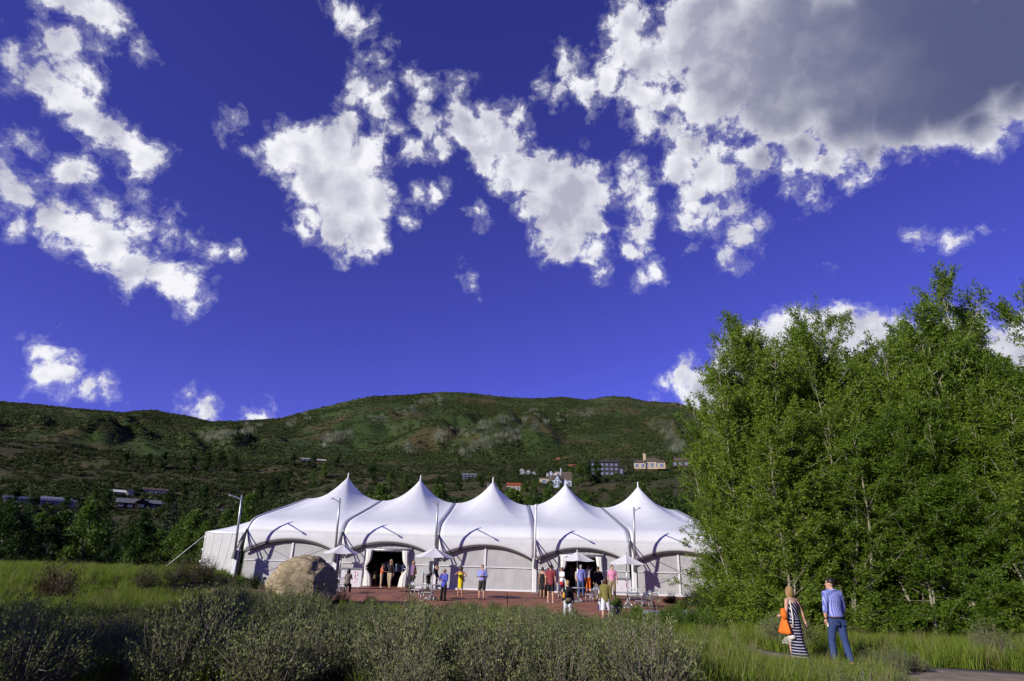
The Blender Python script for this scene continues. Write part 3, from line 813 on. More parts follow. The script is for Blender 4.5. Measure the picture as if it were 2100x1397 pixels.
# programme boards
def board(p, rot, label, w=1.35, h=1.05):
    t = empty('notice_board', p, rot, label, 'notice board', 'white notice boards on the terrace')
    m = MB(); m.box((0, 0, 0.10 + h / 2), (w, 0.05, h), bev=0.008); panel = m.build('panel', M_board, t)
    m = MB(); m.box((0, 0, 0.13 + h), (w + 0.06, 0.10, 0.14), bev=0.02); m.build('top_rail', M_grey, t)
    for sx in (-1, 1):
        m = MB(); m.box((sx * (w / 2 + 0.02), 0, 0.1 + h / 2), (0.05, 0.08, h)); m.build('side_rail', M_grey, t)
        m = MB(); m.box((sx * (w / 2 - .1), 0, 0.04), (0.06, 0.45, 0.08)); m.build('foot', M_grey, t)
    for (x, z, sx, sz, mm) in ((0.25, .92, .07, .09, M_red), (0.27, .66, .05, .26, M_red), (0.42, .80, .04, .20, M_ink), (0.40, .5, .05, .12, M_ink), (-.40, .95, .1, .05, M_ink), (-.05, .45, .12, .03, M_ink), (0.30, .33, .10, .04, M_red)):
        m = MB(); m.box((x, -0.028, 0.06 + z), (sx, 0.004, sz)); m.build('print', mm, panel)
    return t
board(TP(717, 40.2), 0.05, 'white notice board with red print beside the left doorway')
board(TP(1277, 40.2), 0.0, 'white notice board with red print behind the man in pink', 1.15, 0.95)
# stone ledge and planter
M_slate = mat('grey_ledge_stone', (0.21, 0.22, 0.24), 0.8, 0.15, 5, 0.3, 25)
def ledge(a, b, label):
    a, b = Vector(a), Vector(b); mid = (a + b) / 2; d = b - a
    t = empty('stone_ledge', (mid.x, mid.y, float(terrace_z(mid.y)) - 0.12), math.atan2(d.y, d.x), label, 'ledge', 'grey stone ledges at the terrace edge')
    n = 4; L = d.length / n
    for k in range(n):
        m = MB(); m.box((-d.length / 2 + L * (k + .5), 0, 0.18 + 0.004 * (k % 2)), (L - 0.02, 0.42, 0.36), bev=0.03); m.build('stone', M_slate, t)
ledge((6.6, 29.3, 0), (10.6, 30.8, 0), 'low grey stone ledge in front of the wide table')
ledge((11.2, 31.2, 0), (13.6, 33.4, 0), 'low grey stone ledge beside the dark rose bush')
M_pot = mat('grey_pot', (0.12, 0.125, 0.135), 0.7, 0.12, 6, 0.1, 20)
pp = at_x(1263, 26.6, -0.2)
planter = empty('planter', pp, 0, 'grey tapered planter pot behind the woman in white shorts', 'planter')
m = MB(); m.tube([(0, 0, 0), (0, 0, .05), (0, 0, .55), (0, 0, .60), (0, 0, .60), (0, 0, .52)], [0.21, 0.22, 0.29, 0.31, 0.27, 0.26], 22); m.build('pot', M_pot, planter, smooth=True)
m = MB(); m.tube([(0, 0, .50), (0, 0, .53)], 0.255, 18); m.build('soil', mat('soil', (0.03, 0.02, 0.014), 0.95, 0.3, 9), planter)
def bollard(p, label):
    t = empty('path_light', p, 0, label, 'path light', 'black mushroom path lights')
    m = MB(); m.tube([(0, 0, 0), (0, 0, .55)], 0.022, 8); m.build('stem', M_black, t, smooth=True)
    m = MB(); m.tube([(0, 0, .50), (0, 0, .53), (0, 0, .60), (0, 0, .64)], [0.13, 0.14, 0.09, 0.02], 14); m.build('cap', M_black, t, smooth=True)
q = at_x(541, 34.0, 0.6); bollard((q.x, q.y, float(near_z(q.x, q.y)) + 0.25), 'black mushroom path light beside the boulder')
q = at_x(1444, 33.0, 0.2); bollard((q.x, q.y, float(near_z(q.x, q.y)) + 0.45), 'black mushroom path light beside the dark rose bush')

# ------------------------------------------------------------------ houses on the slope
M_pane = mat('window_glass', (0.16, 0.18, 0.23), 0.12, 0.1, 1, spec=0.8)
def hmat(n, c): return mat('house_' + n, c, 0.8, 0.10, 0.6)
def house(px, py, wpx, name, label, wall, roof, blocks, rot=0.0, group=None, win=(0.30, 0.33, 0.42)):
    """blocks: (x, y, w, d, h, kind, rise, rows, cols) in shares of the width w"""
    p, r = hit(px, py)
    W = wpx / FPX * r / math.cos(R(PITCH)) * 0.98
    A = math.atan2(p.x, p.y)
    t = empty(name, (p.x, p.y, p.z - 0.6), -A + rot, label, 'house', group)
    mw, mr = hmat(*wall), hmat(*roof)
    for (bx, by, bw, bd, bh, kind, rise, rows, cols) in blocks:
        bx, by, bw, bd, bh, rise = (v * W for v in (bx, by, bw, bd, bh, rise))
        m = MB(); m.box((bx, by, bh / 2), (bw, bd, bh)); wo_ = m.build('wall', mw, t)
        e = 0.03 * W; hw, hd = bw / 2 + e, bd / 2 + e; z = bh + 0.003 * W
        m = MB()
        if kind == 'gable':       # ridge along x
            V = [(bx - hw, by - hd, z), (bx + hw, by - hd, z), (bx + hw, by + hd, z), (bx - hw, by + hd, z), (bx - hw, by, z + rise), (bx + hw, by, z + rise)]
            m.add(V, [(0, 1, 5, 4), (2, 3, 4, 5), (0, 4, 3), (1, 2, 5), (3, 2, 1, 0)])
        elif kind == 'front':     # gable end to the valley
            V = [(bx - hw, by - hd, z), (bx + hw, by - hd, z), (bx + hw, by + hd, z), (bx - hw, by + hd, z), (bx, by - hd, z + rise), (bx, by + hd, z + rise)]
            m.add(V, [(0, 4, 5, 3), (1, 2, 5, 4), (2, 3, 5), (3, 2, 1, 0)])
            g = MB(); g.add([(bx - bw / 2, by - bd / 2, bh), (bx + bw / 2, by - bd / 2, bh), (bx, by - bd / 2, bh + rise * 0.93)], [(0, 1, 2)]); g.build('gable', mw, t)
        elif kind == 'hip':
            V = [(bx - hw, by - hd, z), (bx + hw, by - hd, z), (bx + hw, by + hd, z), (bx - hw, by + hd, z), (bx - hw * .4, by, z + rise), (bx + hw * .4, by, z + rise)]
            m.add(V, [(0, 1, 5, 4), (1, 2, 5), (2, 3, 4, 5), (3, 0, 4), (3, 2, 1, 0)])
        else:
            m.box((bx, by, z + max(rise, 0.02 * W) / 2), (2 * hw, 2 * hd, max(rise, 0.02 * W)))
        m.build('roof', mr, t)
        for i in range(rows):
            for j in range(cols):
                ww, wh = bw / (cols + 0.4) * 0.62, bh / rows * 0.52
                x = bx - bw / 2 + bw * (j + 0.5) / cols; zz = bh * (i + 0.55) / rows
                fr = MB(); fr.box((x, by - bd / 2 - 0.004 * W, zz), (ww * 1.18, 0.012 * W, wh * 1.14)); f = fr.build('window', hmat('trim', (0.55, 0.55, 0.56)) if wall[0] not in ('dark', 'brown') else hmat('dark_trim', (0.06, 0.05, 0.05)), t)
                g = MB(); g.box((x, by - bd / 2 - 0.011 * W, zz), (ww, 0.006 * W, wh)); g.build('pane', M_pane, f)
    return t, W, mw
def chimney(h, x, y, w, z):
    t, W, mw = h; m = MB(); m.box((x * W, y * W, z * W / 2), (w * W, w * W, z * W)); m.build('chimney', mw, t)
TAN, CREAM, DARKW, BLUEW, BROWN, GREYW = ('tan', (0.42, 0.33, 0.21)), ('cream', (0.55, 0.50, 0.42)), ('dark', (0.035, 0.032, 0.036)), ('blue', (0.44, 0.50, 0.62)), ('brown', (0.07, 0.045, 0.03)), ('grey', (0.30, 0.30, 0.31))
SHAKE, BLACKR, REDR, PALER, GREYR = ('shake', (0.10, 0.075, 0.06)), ('black_roof', (0.030, 0.030, 0.036)), ('red_roof', (0.22, 0.06, 0.03)), ('pale_roof', (0.62, 0.61, 0.56)), ('grey_roof', (0.14, 0.14, 0.155))
house(80, 1036, 82, 'long_house', 'long low house with a pale flat roof among dark trees', GREYW, PALER, [(0, 0, 1, .22, .10, 'flat', .035, 1, 8), (.22, .05, .4, .2, .14, 'flat', .03, 0, 0)])
h = house(288, 1044, 74, 'lodge_house', 'dark many-roofed house half hidden by valley trees', BROWN, GREYR, [(-.2, 0, .5, .3, .12, 'gable', .10, 1, 3), (.22, .05, .5, .3, .14, 'gable', .08, 1, 3), (0, -.12, .22, .2, .14, 'front', .08, 1, 1)]); chimney(h, -.2, .05, .06, .32)
house(246, 1016, 38, 'small_house', 'small house with a sunlit white gable on the left slope', CREAM, PALER, [(-.1, 0, .7, .3, .14, 'gable', .10, 1, 3), (.32, -.1, .25, .3, .2, 'front', .12, 1, 1)])
house(316, 1014, 36, 'small_house', 'small tan house above the dark many-roofed house', TAN, SHAKE, [(0, 0, 1, .3, .2, 'gable', .1, 1, 4)])
h = house(456, 1050, 22, 'cabin', 'small gabled cabin with one big window left of the tent', BROWN, ('straw_roof', (0.35, 0.26, 0.15)), [(0, 0, .9, .6, .35, 'front', .30, 1, 1)])
house(642, 948, 42, 'long_house', 'long house with a pale flat roof high on the hill above the tent', BROWN, PALER, [(0, 0, 1, .2, .10, 'flat', .03, 1, 6), (.35, -.03, .3, .2, .08, 'flat', .02, 0, 0)])
h = house(962, 985, 28, 'hill_house', 'dark house with bright windows right of the second tent peak', DARKW, GREYR, [(0, 0, 1, .4, .36, 'gable', .14, 2, 4)])
h = house(1080, 977, 36, 'villa', 'pale grey villa with three gables on the hill', GREYW, GREYR, [(-.28, 0, .4, .4, .24, 'front', .2, 1, 2), (.06, .05, .4, .4, .2, 'front', .18, 1, 2), (.35, .05, .3, .4, .16, 'front', .14, 1, 1)])
house(1136, 978, 30, 'flat_roofed_house', 'cream house with flat grey roof above the blue-white house', CREAM, GREYR, [(-.2, 0, .55, .4, .22, 'flat', .05, 1, 2), (.28, -.05, .42, .4, .30, 'flat', .05, 1, 1)])
h = house(1151, 1000, 40, 'timbered_house', 'blue-white timbered house with tall chimney behind the fourth tent peak', BLUEW, SHAKE, [(-.24, -.06, .5, .4, .34, 'gable', .26, 1, 3), (.25, .05, .46, .4, .36, 'gable', .42, 1, 2), (-.2, -.24, .26, .1, .38, 'front', .20, 1, 2)]); chimney(h, -.5, 0, .08, .78); chimney(h, -.02, .1, .06, .95)
house(1116, 993, 18, 'garage', 'small tan garage left of the blue-white timbered house', TAN, SHAKE, [(0, 0, 1, .6, .6, 'flat', .12, 1, 1)])
h = house(1246, 977, 62, 'modern_house', 'dark three-storey house with rows of bright windows on the hill', DARKW, BLACKR, [(-.08, 0, .84, .3, .40, 'flat', .07, 3, 6), (.34, .02, .30, .3, .26, 'flat', .04, 1, 2)])
h = house(1332, 963, 58, 'hacienda', 'tan hacienda with hipped brown roofs and chimney on the hill crest', TAN, SHAKE, [(-.3, -.04, .38, .3, .20, 'hip', .10, 1, 2), (.08, .04, .5, .34, .24, 'hip', .14, 1, 3), (.38, -.05, .24, .3, .20, 'hip', .10, 1, 1)]); chimney(h, -.14, 0, .09, .52)
h = house(1408, 958, 50, 'ranch_house', 'dark brown ranch house beside the big cottonwood edge', BROWN, SHAKE, [(0, 0, 1, .3, .22, 'gable', .14, 1, 5)]); chimney(h, -.42, .02, .07, .42)
house(1010, 1003, 20, 'barn', 'small grey barn right of the third tent peak', GREYW, GREYR, [(0, 0, 1, .5, .3, 'gable', .25, 1, 2)])
house(1053, 1006, 26, 'red_roofed_house', 'red-roofed house between the third and fourth tent peaks', TAN, REDR, [(0, 0, 1, .5, .34, 'gable', .26, 1, 3)])
# red earth outcrop above the houses
M_redrock = stone_mat('red_sandstone', (0.17, 0.065, 0.035), (0.25, 0.10, 0.055), (0.07, 0.05, 0.025))
for (x, y, wp, hp, lab) in ((1150, 944, 26, 8, 'red sandstone outcrop on the mountain foot above the houses'), (1166, 941, 20, 7, 'narrow red sandstone crag beside the main outcrop'), (1176, 955, 18, 5, 'small red sandstone ledge below the red outcrop'), (1142, 951, 14, 4, 'thin red sandstone streak left below the outcrop')):
    p, r = hit(x, y); s = r / FPX
    o = link('rock_outcrop', rock_mesh('rock_outcrop', (wp * s * .55, wp * s * .45, hp * s * .75), x, 5, 0.75), M_redrock); o.location = p - Vector((0, 0, hp * s * .35)); tag(o, lab, 'rock')

# ------------------------------------------------------------------ people
def fused(mb, voxel, smooth=4):
    """joins overlapping limbs into one continuous skin"""
    me = mb.mesh('tmp'); o = bpy.data.objects.new('tmp', me); COL.objects.link(o)
    r = o.modifiers.new('r', 'REMESH'); r.mode = 'VOXEL'; r.voxel_size = voxel
    s = o.modifiers.new('s', 'SMOOTH'); s.factor = 0.5; s.iterations = smooth
    bpy.context.view_layer.update()
    out = bpy.data.meshes.new_from_object(o.evaluated_get(bpy.context.evaluated_depsgraph_get()))
    bpy.data.objects.remove(o); bpy.data.meshes.remove(me)
    return out
def cloth_mat(name, c, rough=0.85): return mat('cloth_' + name, c, rough, 0.10, 30, 0.12, 40)
def skin_mat(name, c): return mat('skin_' + name, c, 0.55, 0.06, 12)
SK1, SK2, SK3 = skin_mat('fair', (0.56, 0.32, 0.22)), skin_mat('tanned', (0.44, 0.23, 0.14)), skin_mat('pale', (0.62, 0.38, 0.28))
M_eye = mat('eye', (0.03, 0.02, 0.02), 0.2, 0.0); M_lip = mat('lip', (0.35, 0.10, 0.09), 0.5, 0.05)
M_shade = mat('sunglass_lens', (0.01, 0.01, 0.012), 0.1, 0.0, spec=0.8)
def V3(*a): return Vector(a)
def person(px, foot_y, head_y, face, label, top=None, bottom=None, hair=None, skin=SK1, z=None, Y=None, female=False,
           arms=None, legs=None, lean=0.0, fine=False, sleeve='short', shoes=(0.03, 0.025, 0.02), glasses=False, seat=False,
           dress=None, turn=0.0, hair_len=0.0, extra=None, height=None, tuck=True):
    """face: 0 looks away from the camera, 180 towards it (degrees, counter-clockwise from above)"""
    if Y is None:
        p = on_plane(px, foot_y, 0.0 if z is None else z)
        for _ in range(3):
            zz = z if z is not None else float(terrace_z(p.y)); p = on_plane(px, foot_y, zz)
        zz = p.z
    else:
        zz = z if z is not None else float(terrace_z(Y)); p = at_x(px, Y, zz)
    if height is None:
        hh = at(px, head_y, p.y).z - zz
        H = min(1.92, max(1.52, hh))
    else: H = height
    k = H / 1.75
    t = empty('person', (p.x, p.y, zz + 0.012), R(face), label, 'person')
    t.scale = (k, k, k)
    wd = 0.90 if female else 1.0
    # spine
    hipz = 0.92 if not seat else 0.50
    pel = V3(0, 0, hipz); ca, sa = math.cos(lean), math.sin(lean)
    def sp(y, zz_, x=0.0): return pel + V3(x, y * ca + zz_ * sa, zz_ * ca - y * sa)
    waist, chest, nb, nt, head = sp(0, .16), sp(.01, .36), sp(0, .55), sp(.012, .62), sp(.03, .72)
    shL, shR = sp(0, .51, -0.18 * wd), sp(0, .51, 0.18 * wd)
    hpL, hpR = pel + V3(-.09, 0, -.02), pel + V3(.09, 0, -.02)
    legs = legs or {}
    def leg(h, spec, sx):
        th, sh = spec; th = V3(*th).normalized(); sh = V3(*sh).normalized()
        kn = h + th * 0.43; an = kn + sh * 0.41
        return kn, an
    lL = leg(hpL, legs.get('L', ((-.06, .02, -1), (-.02, -.02, -1))), -1)
    lR = leg(hpR, legs.get('R', ((.06, .03, -1), (.02, -.03, -1))), 1)
    if not seat:                                   # lowest ankle stands on the ground
        dz = 0.075 - min(lL[1].z, lR[1].z)
        mv = V3(0, 0, dz)
        pel, waist, chest, nb, nt, head, shL, shR, hpL, hpR = [q + mv for q in (pel, waist, chest, nb, nt, head, shL, shR, hpL, hpR)]
        lL = (lL[0] + mv, lL[1] + mv); lR = (lR[0] + mv, lR[1] + mv)
    arms = arms or {}
    def arm(s, spec):
        a, b = V3(*spec[0]).normalized(), V3(*spec[1]).normalized()
        e = s + a * 0.285; wr = e + b * 0.25
        return e, wr, b
    aL = arm(shL, arms.get('L', ((-.22, .02, -1), (-.10, .18, -1))))
    aR = arm(shR, arms.get('R', ((.22, .02, -1), (.10, .18, -1))))
    ax = (nb - pel).normalized(); fw = V3(0, ca, -sa)
    def torso(mb, grow, lo=-0.10, hi=1.0, shape=None):
        prof = [(-.12, .135, .095), (-.04, .172, .118), (.04, .165, .115), (.16, .135 if female else .148, .098), (.28, .160 if not female else .148, .110), (.38, .184 * wd, .120), (.46, .182 * wd, .110), (.52, .125, .085), (.56, .065, .062)]
        rings = []
        for (zz_, rx, ry) in prof:
            if zz_ < lo or zz_ > hi: continue
            c = pel + ax * zz_ + fw * (0.012 if zz_ > .2 else 0)
            rings.append([c + V3(1, 0, 0) * (rx + grow) * math.cos(a) + fw * (ry + grow) * math.sin(a) for a in np.linspace(0, 2 * math.pi, 20, endpoint=False)])
        mb.loft(rings)
    g = 1.0 if not female else 0.88
    def arm_tube(mb, s, A, grow, frac=1.0):
        e, wr, b = A
        mb.ell(s, (.062 * g + grow, .062 * g + grow, .062 * g + grow))
        up = [(s, .056 * g), (s.lerp(e, .5), .050 * g), (e, .041 * g)]
        if frac <= 0.6: up = [(s, .056 * g), (s.lerp(e, .4), .052 * g), (s.lerp(e, .72), .050 * g)]
        mb.tube([q for q, _ in up], [r_ + grow for _, r_ in up], 12)
        if frac > 0.6:
            q = e.lerp(wr, 1.0 if frac >= 1 else 0.45)
            mb.tube([e, e.lerp(q, .35), q], [.041 * g + grow, .042 * g + grow, (.028 * g if frac >= 1 else .038 * g) + grow], 12); mb.ell(e, (.041 * g + grow,) * 3)
    def leg_tube(mb, h, L_, grow, frac=1.0, straight=False):
        kn, an = L_
        if frac < 0.55:
            q = h.lerp(kn, frac / 0.5 * 1.0); mb.tube([h + V3(0, 0, .03), h.lerp(q, .5), q], [.092 + grow, .086 + grow, .075 + grow + .012], 14); return
        mb.tube([h + V3(0, 0, .03), h.lerp(kn, .35), kn], [.09 + grow, .083 + grow, .058 + grow], 14); mb.ell(kn, (.057 + grow,) * 3)
        q = kn.lerp(an, (frac - .5) / .5)
        mb.tube([kn, kn.lerp(q, .35), q], [.056 + grow, (.057 if not straight else .06) + grow, (.038 if not straight else .052) + grow], 14)
    vox = 0.013 if fine else 0.019
    B = MB(); torso(B, 0.0)
    B.tube([nb - ax * 0.04, nt, head - ax * 0.05], [.062 * g, .055 * g, .056 * g], 12)
    for q in (shL, shR): B.tube([q - ax * .005, q.lerp(nb, .5) + ax * .0, nb + ax * .02], [.058 * g, .062 * g, .05], 12)
    arm_tube(B, shL, aL, 0); arm_tube(B, shR, aR, 0); leg_tube(B, hpL, lL, 0); leg_tube(B, hpR, lR, 0)
    tr_ = Matrix.Rotation(R(turn), 3, 'Z')
    hv = lambda x, y, zz_: head + (tr_ @ V3(x, y, zz_))
    B.ell(hv(0, 0, .02), (.075, .096, .105), 16, 12); B.ell(hv(0, .03, -.06), (.056, .062, .06), 12, 8)
    B.ell(hv(0, .098, -.018), (.014, .022, .024), 8, 6); B.ell(hv(0, .075, -.10), (.028, .026, .022), 8, 6)
    for s_ in (-1, 1): B.ell(hv(s_ * .078, -.005, -.012), (.012, .024, .034), 8, 6)
    for an in (lL[1], lR[1]):
        B.tube([an + V3(0, -.05, -.035), an + V3(0, .05, -.045), an + V3(0, .15, -.058)], [.035, .036, .024], 10); B.tube([an, an + V3(0, .01, -.04)], [.037, .036], 10)
    bm_ = fused(B, vox, 3)
    # fingers: thumb and four, added to the same skin
    Hn = MB()
    for (e, wr, b), sx in ((aL, -1), (aR, 1)):
        side = V3(1, 0, 0) * sx; nrm = b.cross(V3(0, 1, 0)); nrm = nrm.normalized() if nrm.length > .2 else V3(1, 0, 0)
        acr = b.cross(nrm).normalized()
        Hn.tube([wr - b * .02, wr + b * .03, wr + b * .085], [.026, .036, .034], 10, sx=0.62 if abs(nrm.x) > .5 else 0.8)
        curl = (V3(0, 0, 0) - side).normalized()
        for i, (off, ln) in enumerate(((-.027, .066), (-.009, .078), (.009, .074), (.026, .058))):
            q0 = wr + b * .075 + acr * off; q1 = q0 + b * ln * .5 + curl * .006; q2 = q1 + b * ln * .42 + curl * .020
            Hn.tube([q0, q1, q2], [.0095, .0088, .0068], 6)
        q0 = wr + b * .025 + V3(0, .022, 0) + acr * 0.0; q1 = q0 + b * .03 + V3(0, .024, 0); q2 = q1 + b * .034 + V3(0, .006, 0)
        Hn.tube([q0, q1, q2], [.012, .0105, .008], 6)
    bmx = bmesh.new(); bmx.from_mesh(bm_); hm = Hn.mesh('h'); bmx.from_mesh(hm); bmx.to_mesh(bm_); bmx.free(); bpy.data.meshes.remove(hm)
    bm_.materials.clear()
    body = link('body', bm_, skin, t, True)
    for s_ in (-1, 1):
        m = MB(); m.ell(hv(s_ * .03, .083, .012), (.012, .008, .008), 8, 6); m.build('eye', M_eye, body, True)
    m = MB(); m.ell(hv(0, .088, -.062), (.022, .008, .007), 8, 6); m.build('mouth', M_lip, body, True)
    if glasses:
        m = MB()
        for s_ in (-1, 1): m.ell(hv(s_ * .033, .098, .014), (.030, .010, .022), 10, 6)
        m.tube([hv(-.078, .0, .018), hv(-.06, .085, .018), hv(.06, .085, .018), hv(.078, 0, .018)], .005, 5); m.build('sunglasses', M_shade, t, True)
    if top:
        m = MB(); lo = -0.13 if not tuck else -0.02
        torso(m, 0.014, lo, .53)
        for q in (shL, shR): m.tube([q - ax * .005, q.lerp(nb, .5), nb + ax * .01], [.062 * g + .013, .066 * g + .012, .05 + .012], 12)
        fr = {'none': 0, 'short': .6, 'elbow': .8, 'long': 1.0}[sleeve]
        if fr:
            arm_tube(m, shL, aL, .013, fr); arm_tube(m, shR, aR, .013, fr)
        c = nb - ax * .03; m.tube([c - ax * .05, c + ax * .035], [.085, .068], 14)
        link('shirt', fused(m, vox, 3), top, t, True).data.materials[0] = top
    if bottom:
        mm, ln = bottom; m = MB(); torso(m, 0.012, -0.13, .05)
        if ln == 'skirt':
            rings = []
            for s in np.linspace(0, 1, 8):
                c = pel + V3(0, 0, .08 - .55 * s)
                rings.append([c + V3((.16 + .05 * s) * math.cos(a), (.125 + .05 * s) * math.sin(a), 0) for a in np.linspace(0, 2 * math.pi, 22, endpoint=False)])
            m.loft(rings)
        else:
            f = {'long': 1.0, 'crop': .86, 'shorts': .43, 'knee': .52}[ln]
            leg_tube(m, hpL, lL, .014, f, True); leg_tube(m, hpR, lR, .014, f, True)
        link('skirt' if ln == 'skirt' else 'trousers' if ln in ('long', 'crop') else 'shorts', fused(m, vox, 3), mm, t, True).data.materials[0] = mm
    if dress:
        mm, hem, flare = dress; m = MB(); torso(m, 0.012, -0.05, .47)
        kc = (lL[0] + lR[0]) / 2; ac = (lL[1] + lR[1]) / 2; rings = []
        for s in np.linspace(0, 1, 14):
            c = (pel + V3(0, 0, .06)).lerp(kc, min(1, s / .55)) if s < .55 else kc.lerp(ac + V3(0, 0, .0), (s - .55) / .45)
            if s > hem: break
            sp_ = abs(lL[0].y - lR[0].y) * .5 * min(1, s / .55) if s < .55 else abs(lL[0].y - lR[0].y) * .5 * (1 - (s - .55) / .45) + abs(lL[1].y - lR[1].y) * .5 * (s - .55) / .45
            rx, ry = .172 + flare * s - .03 * math.sin(math.pi * s), .122 + flare * s + sp_ * .8
            rings.append([c + V3(rx * math.cos(a) * (1 + .03 * math.sin(a * 7)), ry * math.sin(a) * (1 + .03 * math.sin(a * 7)), 0) for a in np.linspace(0, 2 * math.pi, 26, endpoint=False)])
        m.loft(rings)
        for s_, q in ((-1, shL), (1, shR)): m.tube([q + V3(-s_ * .07, .02, .02) , q + V3(-s_ * .06, .0, -.08)], [.03, .05], 10)
        link('dress', fused(m, vox, 3), mm, t, True).data.materials[0] = mm
    if hair:
        m = MB(); m.ell(hv(0, -.018, .045), (.088, .096, .096), 16, 12); m.ell(hv(0, -.05, .0), (.080, .064, .075), 12, 10)
        if hair_len > 0:
            for a in np.linspace(-1.25, 1.25, 7):
                x, y = math.sin(a) * .074, -math.cos(a) * .062 - .012
                m.tube([hv(x, y, .05), hv(x * 1.08, y * 1.05, -.04), hv(x * 1.0, y * 1.0, -.06 - hair_len)], [.042, .040, .020], 9)
        if hair_len == -1: m.ell(hv(0, -.11, .06), (.042, .045, .042), 10, 8)
        if hair_len == -2: m.tube([hv(0, -.09, .03), hv(0, -.125, -.03), hv(0, -.105, -.14)], [.035, .032, .012], 9)
        hm_ = fused(m, 0.011, 2); hm_.materials.clear()
        # keep the face free
        bb = bmesh.new(); bb.from_mesh(hm_); inv = tr_.inverted()
        kill = [v for v in bb.verts if (lambda q: q.y > .048 and q.z < .072)(inv @ (v.co - head)) or (lambda q: q.y > .02 and q.z < -.02 and hair_len <= 0)(inv @ (v.co - head))]
        bmesh.ops.delete(bb, geom=kill, context='VERTS'); bb.to_mesh(hm_); bb.free()
        ho = link('hair', hm_, hair, t, True)
    if shoes:
        for an in (lL[1], lR[1]):
            m = MB(); m.tube([an + V3(0, -.062, -.045), an + V3(0, .04, -.048), an + V3(0, .13, -.055), an + V3(0, .175, -.062)], [.030, .043, .041, .020], 10, sx=1.0)
            for i, q in enumerate(m.v): m.v[i] = (q[0], q[1], max(q[2], an.z - .086))
            m.build('shoe', mat('shoe_%.2f_%.2f' % shoes[:2], shoes, 0.6, 0.1), t, True)
    info = dict(t=t, pel=pel, shL=shL, shR=shR, aL=aL, aR=aR, head=head, hv=hv, nb=nb, waist=waist, lL=lL, lR=lR, chest=chest, k=k)
    if extra: extra(info)
    return t
def hairm(n, c): return mat('hair_' + n, c, 0.5, 0.25, 60, spec=0.4)
H_DK, H_BLK, H_BLO, H_BRN, H_GRY, H_LBR = hairm('dark', (0.020, 0.014, 0.010)), hairm('black', (0.010, 0.009, 0.009)), hairm('blond', (0.42, 0.28, 0.10)), hairm('brown', (0.055, 0.028, 0.014)), hairm('grey', (0.30, 0.28, 0.25)), hairm('light_brown', (0.20, 0.12, 0.05))
KHA, BLK, NAV, JEA = cloth_mat('khaki', (0.30, 0.23, 0.13)), cloth_mat('black', (0.012, 0.012, 0.014)), cloth_mat('navy', (0.02, 0.028, 0.075)), cloth_mat('denim', (0.045, 0.075, 0.20))
WHT, BEI = cloth_mat('white', (0.75, 0.75, 0.76)), cloth_mat('beige', (0.42, 0.34, 0.22))
WALK = {'L': ((-.05, .28, -1), (-.02, -.10, -1)), 'R': ((.05, -.18, -1), (.02, -.42, -1))}
WALK2 = {'R': ((.05, .26, -1), (.02, -.08, -1)), 'L': ((-.05, -.18, -1), (-.02, -.42, -1))}
CROSS = {'L': ((-.30, .10, -1), (.80, .62, .10)), 'R': ((.30, .10, -1), (-.80, .62, .16))}
CHIN = {'L': ((-.20, .20, -1), (.85, .55, .10)), 'R': ((.20, .35, -1), (-.35, .30, 1.0))}
# left doorway
person(780, 1205, 1158, -75, 'woman in a sleeveless orange top and beige trousers in the left doorway', cloth_mat('orange_top', (0.62, 0.16, 0.05)), (BEI, 'crop'), H_DK, SK2, female=True, sleeve='none', arms={'R': ((.15, .35, -1), (-.1, 1, -.1))}, shoes=(0.55, 0.5, 0.42))
person(797, 1209, 1148, 160, 'blonde woman in black jacket and rolled khaki trousers walking out of the doorway', cloth_mat('black_jacket', (0.025, 0.022, 0.022)), (BEI, 'crop'), H_BLO, SK1, female=True, sleeve='long', legs=WALK, hair_len=.10, glasses=True, arms={'R': ((.3, .15, -1), (.2, .6, .5)), 'L': ((-.25, -.15, -1), (-.1, .1, -1))}, turn=-20, shoes=(0.12, 0.06, 0.03))
person(824, 1206, 1150, 110, 'man in navy jacket over white shirt beside the gathered curtain', NAV, (BEI, 'long'), H_DK, SK1, sleeve='long', Y=44.4, arms={'R': ((.2, .2, -1), (.0, 1, .15))}, height=1.78)
person(790, 1202, 1147, 20, 'man in pale blue shirt standing inside the left doorway', cloth_mat('pale_blue', (0.30, 0.38, 0.58)), (NAV, 'long'), H_DK, SK1, Y=46.2, height=1.85, sleeve='long')
person(813, 1202, 1152, -20, 'man in light blue shirt with dark trousers deep inside the left doorway', cloth_mat('light_blue', (0.26, 0.36, 0.55)), (BLK, 'long'), H_BRN, SK1, Y=45.9, height=1.72, sleeve='long')
person(766, 1203, 1160, 30, 'person in dark clothes in the shade of the left doorway', cloth_mat('dark_plum', (0.03, 0.02, 0.03)), (KHA, 'skirt'), H_BLK, SK2, Y=45.2, height=1.7, female=True, sleeve='long')
def orange_shawl(i):
    m = MB(); s = i['shR']; m.tube([s + V3(.02, .07, .03), s + V3(.05, .09, -.2), s + V3(.08, .10, -.42)], [.03, .055, .075], 10, sx=.6); m.build('scarf', cloth_mat('orange_bag', (0.70, 0.20, 0.04)), i['t'], True)
    m = MB(); m.tube([s + V3(.10, -.02, .0), s + V3(.16, -.05, -.35), s + V3(.16, -.05, -.75)], [.05, .075, .085], 10, sx=.5); m.build('jacket_on_arm', cloth_mat('taupe', (0.13, 0.11, 0.08)), i['t'], True)
person(843, 1214, 1152, -55, 'blonde woman in purple top and black trousers with orange scarf', cloth_mat('purple', (0.20, 0.11, 0.24)), (BLK, 'crop'), H_BLO, SK1, female=True, sleeve='short', extra=orange_shawl, shoes=(0.10, 0.04, 0.03))
